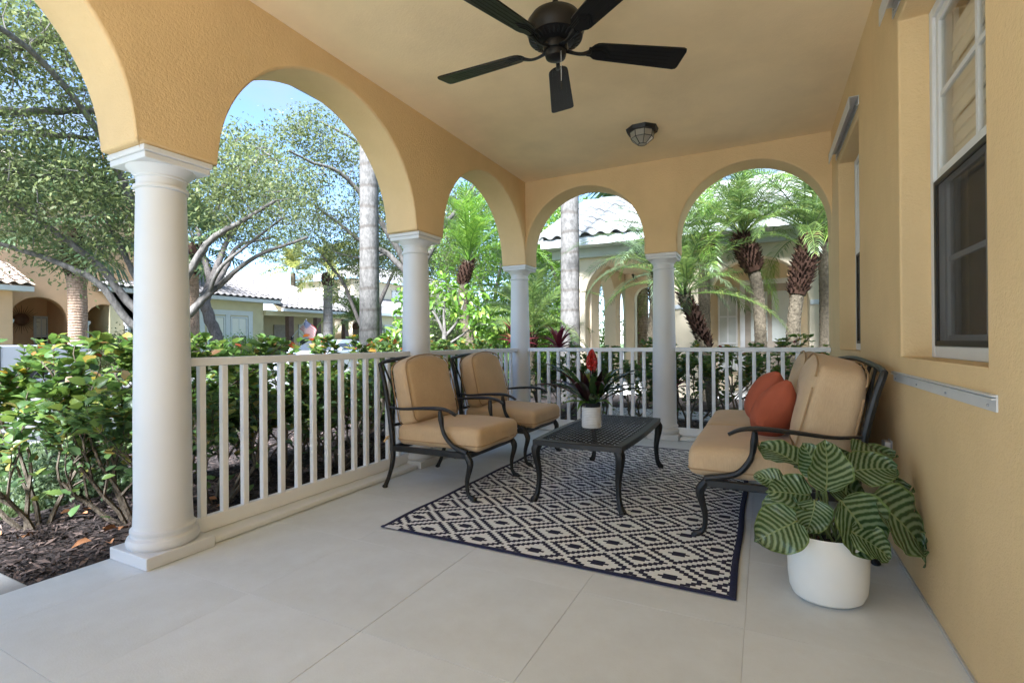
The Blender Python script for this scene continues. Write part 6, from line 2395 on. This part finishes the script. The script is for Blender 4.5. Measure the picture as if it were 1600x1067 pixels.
flag_mat()
fg = thing('house_flag', 'striped red and white flag on a slanted pole at the cream house porch', 'flag', (-21.88, 17.9, 1.35))
MB().tube([(0, 0, 0), (0.62, 0.42, 0.98)], 0.018, 6).build('pole', 'trim_white', fg, 60)
MB().box(-0.03, 0.03, -0.04, 0.04, -0.12, 0.05).build('bracket', 'lamp_black', fg)
vs, fs, uv = [], [], []
p0, p1 = Vector((0.30, 0.205, 0.48)), Vector((0.60, 0.41, 0.95))
for i in range(13):
    for j in range(9):
        u, v = i / 12, j / 8
        a = p0.lerp(p1, v)
        drop = 0.62 * u
        vs.append(a + Vector((0.28 * u, 0.50 * u + 0.06 * math.sin(7 * u + 4 * v), -drop + 0.08 * math.sin(5 * v + 3 * u) * u)))
        uv.append((u, v))
for i in range(12):
    for j in range(8):
        fs.append((i * 9 + j, (i + 1) * 9 + j, (i + 1) * 9 + j + 1, i * 9 + j + 1))
me = bpy.data.meshes.new('cloth')
me.from_pydata(vs, [], fs)
ul = me.uv_layers.new(name='UVMap')
for lp in me.loops:
    ul.data[lp.index].uv = uv[lp.vertex_index]
for p in me.polygons:
    p.use_smooth = True
obj('cloth', me, 'flag_cloth', fg)

# orange two-storey house across the street
oh = thing('orange_house', 'orange stucco two-storey house with arched entry porch across the street', 'house', (0, 0, 0))
ow = arcade('wall', 5.0, 11.6, [(7.10, 8.62, 2.68), (9.15, 10.35, 2.55)], 'y', -22, -22.3, 6.6, GZ - 0.1)
ow.parent = oh
ow.data.materials.clear()
ow.data.materials.append(MATS['stucco_orange'])
m_ = MB()
m_.box(-29, -23.9, 4.0, 11.55, GZ, 6.55)
m_.box(-23.899, -22.301, 4.9, 5.2, GZ, 6.54)
m_.box(-23.899, -22.301, 11.3, 11.54, 2.8, 6.53)
m_.box(-23.898, -22.302, 8.75, 8.95, GZ, 2.79)
m_.build('wall', 'stucco_orange', oh)
MB().box(-23.89, -22.31, 5.21, 11.29, 2.80, 2.9).build('porch_ceiling', 'stucco_orange', oh)
MB().box(-23.89, -21.9, 5.0, 11.5, -0.4, -0.02).build('porch_slab', 'concrete', oh)
far_window(oh, -23.9, 7.30, 7.62, 0.75, 2.05)
far_window(oh, -23.9, 8.42, 8.72, 0.75, 2.05)
for y in (7.02, 8.70, 9.08, 10.42):
    MB().lathe([(0.13, -0.02), (0.13, 0.06), (0.10, 0.09), (0.09, 1.75), (0.14, 1.83), (0.14, 1.9)], 18, (-21.85, y, 0)).build('porch_column', 'column_white', oh, 40)
MB().box(-29.4, -21.5, 3.6, 12.0, 6.6, 6.75).build('fascia', 'trim_white', oh)
rf = MB().add([(-21.5, 3.6, 6.76), (-21.5, 12.0, 6.76), (-29.4, 12.0, 6.76), (-29.4, 3.6, 6.76), (-25.4, 6.6, 8.4), (-25.4, 9.0, 8.4)], [(0, 1, 5, 4), (1, 2, 5), (2, 3, 4, 5), (3, 0, 4)])
rf.build('roof', 'roof_tile_brown', oh)
m_ = MB().box(-24.5, -20.3, -2.0, 6.62, GZ, 2.75)
m_.build('garage_wall', 'stucco_orange', oh)
MB().box(-20.05, -19.88, -2.4, 6.98, 2.68, 2.83).build('fascia', 'trim_white', oh)
MB().box(-20.299, -20.051, -2.3, 6.9, 2.69, 2.72).build('soffit', 'trim_white', oh)
MB().add([(-19.88, -2.4, 2.84), (-19.88, 6.98, 2.84), (-22.0, 6.98, 3.75), (-22.0, -2.4, 3.75)], [(0, 1, 2, 3)]).build('roof', 'roof_tile_brown', oh)
slope_tiles(oh, (-19.85, 0.9, 2.85), (0, 1, 0), (-2.12, 0, 0.91), 20, 6, 0.305, 0.37, 'roof_tile_brown', 0, 0, True)
sb = thing('sunburst_ornament', 'brown metal sunburst ornament on the orange house entry wall', 'wall ornament', (-23.88, 8.02, 1.98))
dk = MB().lathe([(0.005, 0.07), (0.12, 0.06), (0.20, 0.03), (0.22, 0.0)], 24)
o = dk.build('disc', 'sunflower_brass', sb, 40)
o.matrix_local = Matrix.Rotation(R(90), 4, 'Y')
ry = MB()
for k in range(36):
    a = 2 * math.pi * k / 36
    L = 0.52 if k % 2 else 0.42
    ry.tube([(0.012, 0.2 * math.cos(a), 0.2 * math.sin(a)), (0.018, L * math.cos(a), L * math.sin(a))], [0.012, 0.004], 5)
ry.build('rays', 'sunflower_brass', sb)

# pale house farther down the street
ph = thing('pale_house', 'pale peach house with tile roof farther down the street', 'house', (0, 0, 0))
m_ = MB()
m_.box(-32, -23, 24.5, 36, GZ, 3.0)
m_.box(-31, -25.5, 26, 42, 3.0, 5.6)
m_.build('wall', 'stucco_beige', ph)
far_window(ph, -23, 26.3, 27.6, 0.4, 2.2)
far_window(ph, -23, 30.0, 31.4, 0.6, 2.2)
far_window(ph, -25.5, 30.0, 31.4, 3.6, 5.0)
MB().add([(-22.4, 23.9, 3.02), (-22.4, 36.6, 3.02), (-27, 34, 5.0), (-27, 26, 5.0), (-32, 23.9, 3.02)], [(0, 1, 2, 3), (0, 3, 4)]).build('roof', 'roof_tile_cream', ph)
MB().add([(-24.9, 25.4, 5.62), (-24.9, 42.6, 5.62), (-28, 39, 7.2), (-28, 29, 7.2), (-31.6, 25.4, 5.62)], [(0, 1, 2, 3), (0, 3, 4)]).build('roof', 'roof_tile_cream', ph)
MB().box(-22.6, -22.38, 23.9, 36.6, 2.85, 3.015).build('fascia', 'trim_white', ph)

# ------------------------------------------------------------------ vehicles
def wheel_mesh(r, w):
    m = MB().lathe([(r * 0.6, -w / 2), (r * 0.93, -w / 2), (r, -w * 0.35), (r, w * 0.35), (r * 0.93, w / 2), (r * 0.6, w / 2)], 28)
    return m.mesh('wheel', 35)


def rim_mesh(r, w):
    m = MB().lathe([(r * 0.05, w * 0.50), (r * 0.2, w * 0.52), (r * 0.55, w * 0.44), (r * 0.62, w * 0.53), (r * 0.62, -w * 0.48)], 28)
    for k in range(6):
        a = k * math.pi / 3
        m.tube([(0.1 * r * math.cos(a), 0.1 * r * math.sin(a), w * 0.49), (0.58 * r * math.cos(a), 0.58 * r * math.sin(a), w * 0.49)], 0.03, 6)
    return m.mesh('rim', 35)


def add_wheels(t, spots, r, w):
    wm, rm = wheel_mesh(r, w), rim_mesh(r, w)
    wm.materials.append(MATS['black_rubber'])
    rm.materials.append(MATS['rim_metal'])
    for x, y in spots:
        o = obj('wheel', wm, None, t)
        s_ = 1 if y > 0 else -1
        o.matrix_local = Matrix.Translation((x, y, r)) @ Matrix.Rotation(R(-90 * s_), 4, 'X')
        obj('rim', rm, None, o)


def arch_cut(pts, cx, r, zb, n=8):
    return [(cx + r * math.cos(R(180 - 180 * k / n)), zb + r * 0.95 * math.sin(R(180 - 180 * k / n))) for k in range(n + 1)]


# local +x is the nose, y across
pk = thing('pickup_truck', 'white pickup truck parked at the far kerb in front of the orange house', 'pickup truck', (-15.98, 3.85, GZ), R(-90))
TL = -2.55
prof = [(TL, 0.45)] + arch_cut(None, -1.62, 0.43, 0.45) + [(1.10, 0.40)] + arch_cut(None, 1.60, 0.43, 0.42) + [(2.62, 0.45), (2.66, 0.75), (2.55, 1.02), (1.25, 1.12), (0.95, 1.14), (-0.82, 1.18), (-0.85, 1.19), (TL, 1.19)]
MB().prism(prof, 'y', -0.93, 0.93).build('body', 'car_white', pk, None, 0.035, 3)
MB().box(TL + 0.08, -0.92, -0.80, 0.80, 1.192, 1.2).build('bed_liner', 'black_rubber', pk)
m_ = MB()
m_.prism([(1.05, 1.12), (0.42, 1.66), (0.30, 1.70), (-0.55, 1.70), (-0.70, 1.64), (-0.82, 1.17)], 'y', -0.80, 0.80)
cb = m_.build('cab', 'car_white', pk, None, 0.05, 3)
for s_ in (-1, 1):
    MB().prism([(0.80, 1.22), (0.40, 1.58), (0.02, 1.60), (0.02, 1.22)], 'y', s_ * 0.802, s_ * 0.806).build('side_window', 'car_glass', cb)
    MB().prism([(-0.06, 1.22), (-0.06, 1.60), (-0.55, 1.60), (-0.66, 1.22)], 'y', s_ * 0.802, s_ * 0.806).build('side_window', 'car_glass', cb)
MB().add([(1.03, -0.72, 1.16), (1.03, 0.72, 1.16), (0.46, 0.66, 1.645), (0.46, -0.66, 1.645)], [(0, 1, 2, 3)]).build('windscreen', 'car_glass', cb)
MB().add([(-0.835, -0.68, 1.22), (-0.835, 0.68, 1.22), (-0.735, 0.62, 1.60), (-0.735, -0.62, 1.60)], [(0, 1, 2, 3)]).build('rear_window', 'car_glass', cb)
for s_ in (-1, 1):
    MB().box(TL - 0.012, TL + 0.02, s_ * 0.86 - 0.06, s_ * 0.86 + 0.06, 0.80, 1.12).build('tail_light', 'tail_red', pk)
    MB().box(2.58, 2.67, s_ * 0.78 - 0.12, s_ * 0.78 + 0.12, 0.72, 0.88).build('headlight', 'frosted_glass', pk)
    MB().box(0.80, 0.95, s_ * 1.02 - 0.09, s_ * 1.02 + 0.09, 1.16, 1.32).build('mirror', 'car_white', pk, None, 0.02, 2)
    MB().box(-0.03, -0.015, s_ * 0.931 - 0.002, s_ * 0.931 + 0.002, 0.5, 1.1).build('door_seam', 'black_rubber', pk)
    MB().box(-0.855, -0.83, s_ * 0.931 - 0.004, s_ * 0.931 + 0.004, 0.5, 1.18).build('bed_gap', 'black_rubber', pk)
MB().box(TL - 0.14, TL - 0.001, -0.85, 0.85, 0.46, 0.60).build('rear_bumper', 'rim_metal', pk, None, 0.02, 2)
add_wheels(pk, [(-1.62, 0.80), (-1.62, -0.80), (1.60, 0.80), (1.60, -0.80)], 0.38, 0.26)

sd_ = thing('sedan', 'silver sedan on the street in front of the cream house porch', 'car', (-14.1, 13.1, GZ), R(-75))
prof = [(-2.3, 0.35)] + arch_cut(None, -1.42, 0.36, 0.33) + [(0.95, 0.26)] + arch_cut(None, 1.42, 0.36, 0.33) + [(2.25, 0.32), (2.33, 0.55), (2.20, 0.72), (1.15, 0.90), (-1.55, 0.95), (-2.22, 0.92), (-2.34, 0.65)]
MB().prism(prof, 'y', -0.88, 0.88).build('body', 'car_silver', sd_, None, 0.06, 3)
gh = MB()
pr = [(1.10, 0.90), (0.30, 1.27), (0.05, 1.32), (-0.75, 1.32), (-1.05, 1.26), (-1.75, 0.94)]
vs = [(x, -0.80 + (0.20 if z > 1.2 else 0), z) for x, z in pr] + [(x, 0.80 - (0.20 if z > 1.2 else 0), z) for x, z in pr]
n = len(pr)
gh.add(vs, [tuple(range(n)), tuple(range(2 * n - 1, n - 1, -1))] + [(i, i + n, (i + 1) % n + n, (i + 1) % n) for i in range(n)])
go = gh.build('cabin', 'car_silver', sd_, None, 0.03, 3)
MB().add([(1.02, -0.68, 0.965), (1.02, 0.68, 0.965), (0.34, 0.54, 1.285), (0.34, -0.54, 1.285)], [(0, 1, 2, 3)]).build('windscreen', 'car_glass', go)
MB().add([(-1.68, -0.66, 1.0), (-1.68, 0.66, 1.0), (-1.10, 0.54, 1.272), (-1.10, -0.54, 1.272)], [(0, 1, 2, 3)]).build('rear_window', 'car_glass', go)
for s_ in (-1, 1):
    for q in ([(0.85, 0.97), (0.28, 1.25), (-0.28, 1.27), (-0.28, 0.97)], [(-0.34, 0.97), (-0.34, 1.27), (-0.95, 1.24), (-1.45, 0.97)]):
        vs = [(x, s_ * (0.802 - 0.20 * (z - 0.92) / 0.34 * 0.98 + 0.004), z) for x, z in q]
        MB().add(vs, [(0, 1, 2, 3)]).build('side_window', 'car_glass', go)
    MB().box(2.18, 2.32, s_ * 0.66 - 0.16, s_ * 0.66 + 0.16, 0.56, 0.68).build('headlight', 'frosted_glass', sd_)
    MB().box(-2.345, -2.25, s_ * 0.68 - 0.16, s_ * 0.68 + 0.16, 0.68, 0.82).build('tail_light', 'tail_red', sd_)
    MB().box(0.72, 0.86, s_ * 0.95 - 0.08, s_ * 0.95 + 0.08, 0.92, 1.04).build('mirror', 'car_silver', sd_, None, 0.02, 2)
add_wheels(sd_, [(-1.42, 0.76), (-1.42, -0.76), (1.42, 0.76), (1.42, -0.76)], 0.32, 0.21)

# ------------------------------------------------------------------ shrubs by the neighbour houses
def round_shrub(label, c, r, h, mat, seed, leafL, n=140):
    lim = [([(c[0], c[1], c[2]), (c[0], c[1], c[2] + h * 0.4)], 0.05, 0.03)] + [([(c[0], c[1], c[2] + 0.1), (c[0] + r * 0.5 * math.cos(a), c[1] + r * 0.5 * math.sin(a), c[2] + h * 0.6)], 0.03, 0.01) for a in (0.3, 2.2, 4.4)]
    can = [((c[0], c[1], c[2] + h * 0.55), r), ((c[0] + r * 0.4, c[1] + r * 0.3, c[2] + h * 0.5), r * 0.7), ((c[0] - r * 0.3, c[1] - r * 0.5, c[2] + h * 0.5), r * 0.7)]
    t = tree('round_shrub', label, lim, can, n, 40, leafL, 'oak_bark_dark', mat, seed, None, r * 0.35)
    t['category'] = 'shrub'


round_shrub('dark clipped shrub in front of the orange house second arch', (-18.6, 8.75, GZ), 0.85, 1.75, 'oak_leaf_dark', 301, 0.09)
round_shrub('loose green shrub under the cream house windows', (-20.2, 13.9, GZ), 0.85, 1.75, 'bright_leaf', 303, 0.10, 90)
round_shrub('low pale shrub below the cream house porch rail', (-20.3, 18.4, GZ), 0.9, 1.5, 'oak_leaf', 305, 0.10, 90)
round_shrub('green shrub at the foot of the pale house', (-20.5, 23.5, GZ), 1.2, 2.0, 'oak_leaf_dark', 307, 0.12, 110)
round_shrub('grey-green mounding shrub on the lawn edge by the walkway', (-4.35, 1.75, GZ), 0.30, 0.55, 'palm_leaf_grey', 309, 0.045, 90)
round_shrub('bushy shrub between the lawn strip and the armchair hedge', (-5.2, 6.3, GZ), 0.5, 1.2, 'bright_leaf', 311, 0.08, 100)
round_shrub('bushy shrub at the foot of the neighbour porch', (-4.4, 9.8, GZ), 0.6, 1.4, 'bright_leaf', 313, 0.08, 100)
round_shrub('tall leafy shrub closing the gap beside the corner column, beyond the low palms', (-5.7, 11.6, GZ), 1.1, 2.6, 'bright_leaf', 315, 0.10, 200)
round_shrub('dense green shrub by the street behind the small bright-leaved tree', (-7.3, 11.0, GZ), 1.0, 2.2, 'oak_leaf', 317, 0.09, 180)
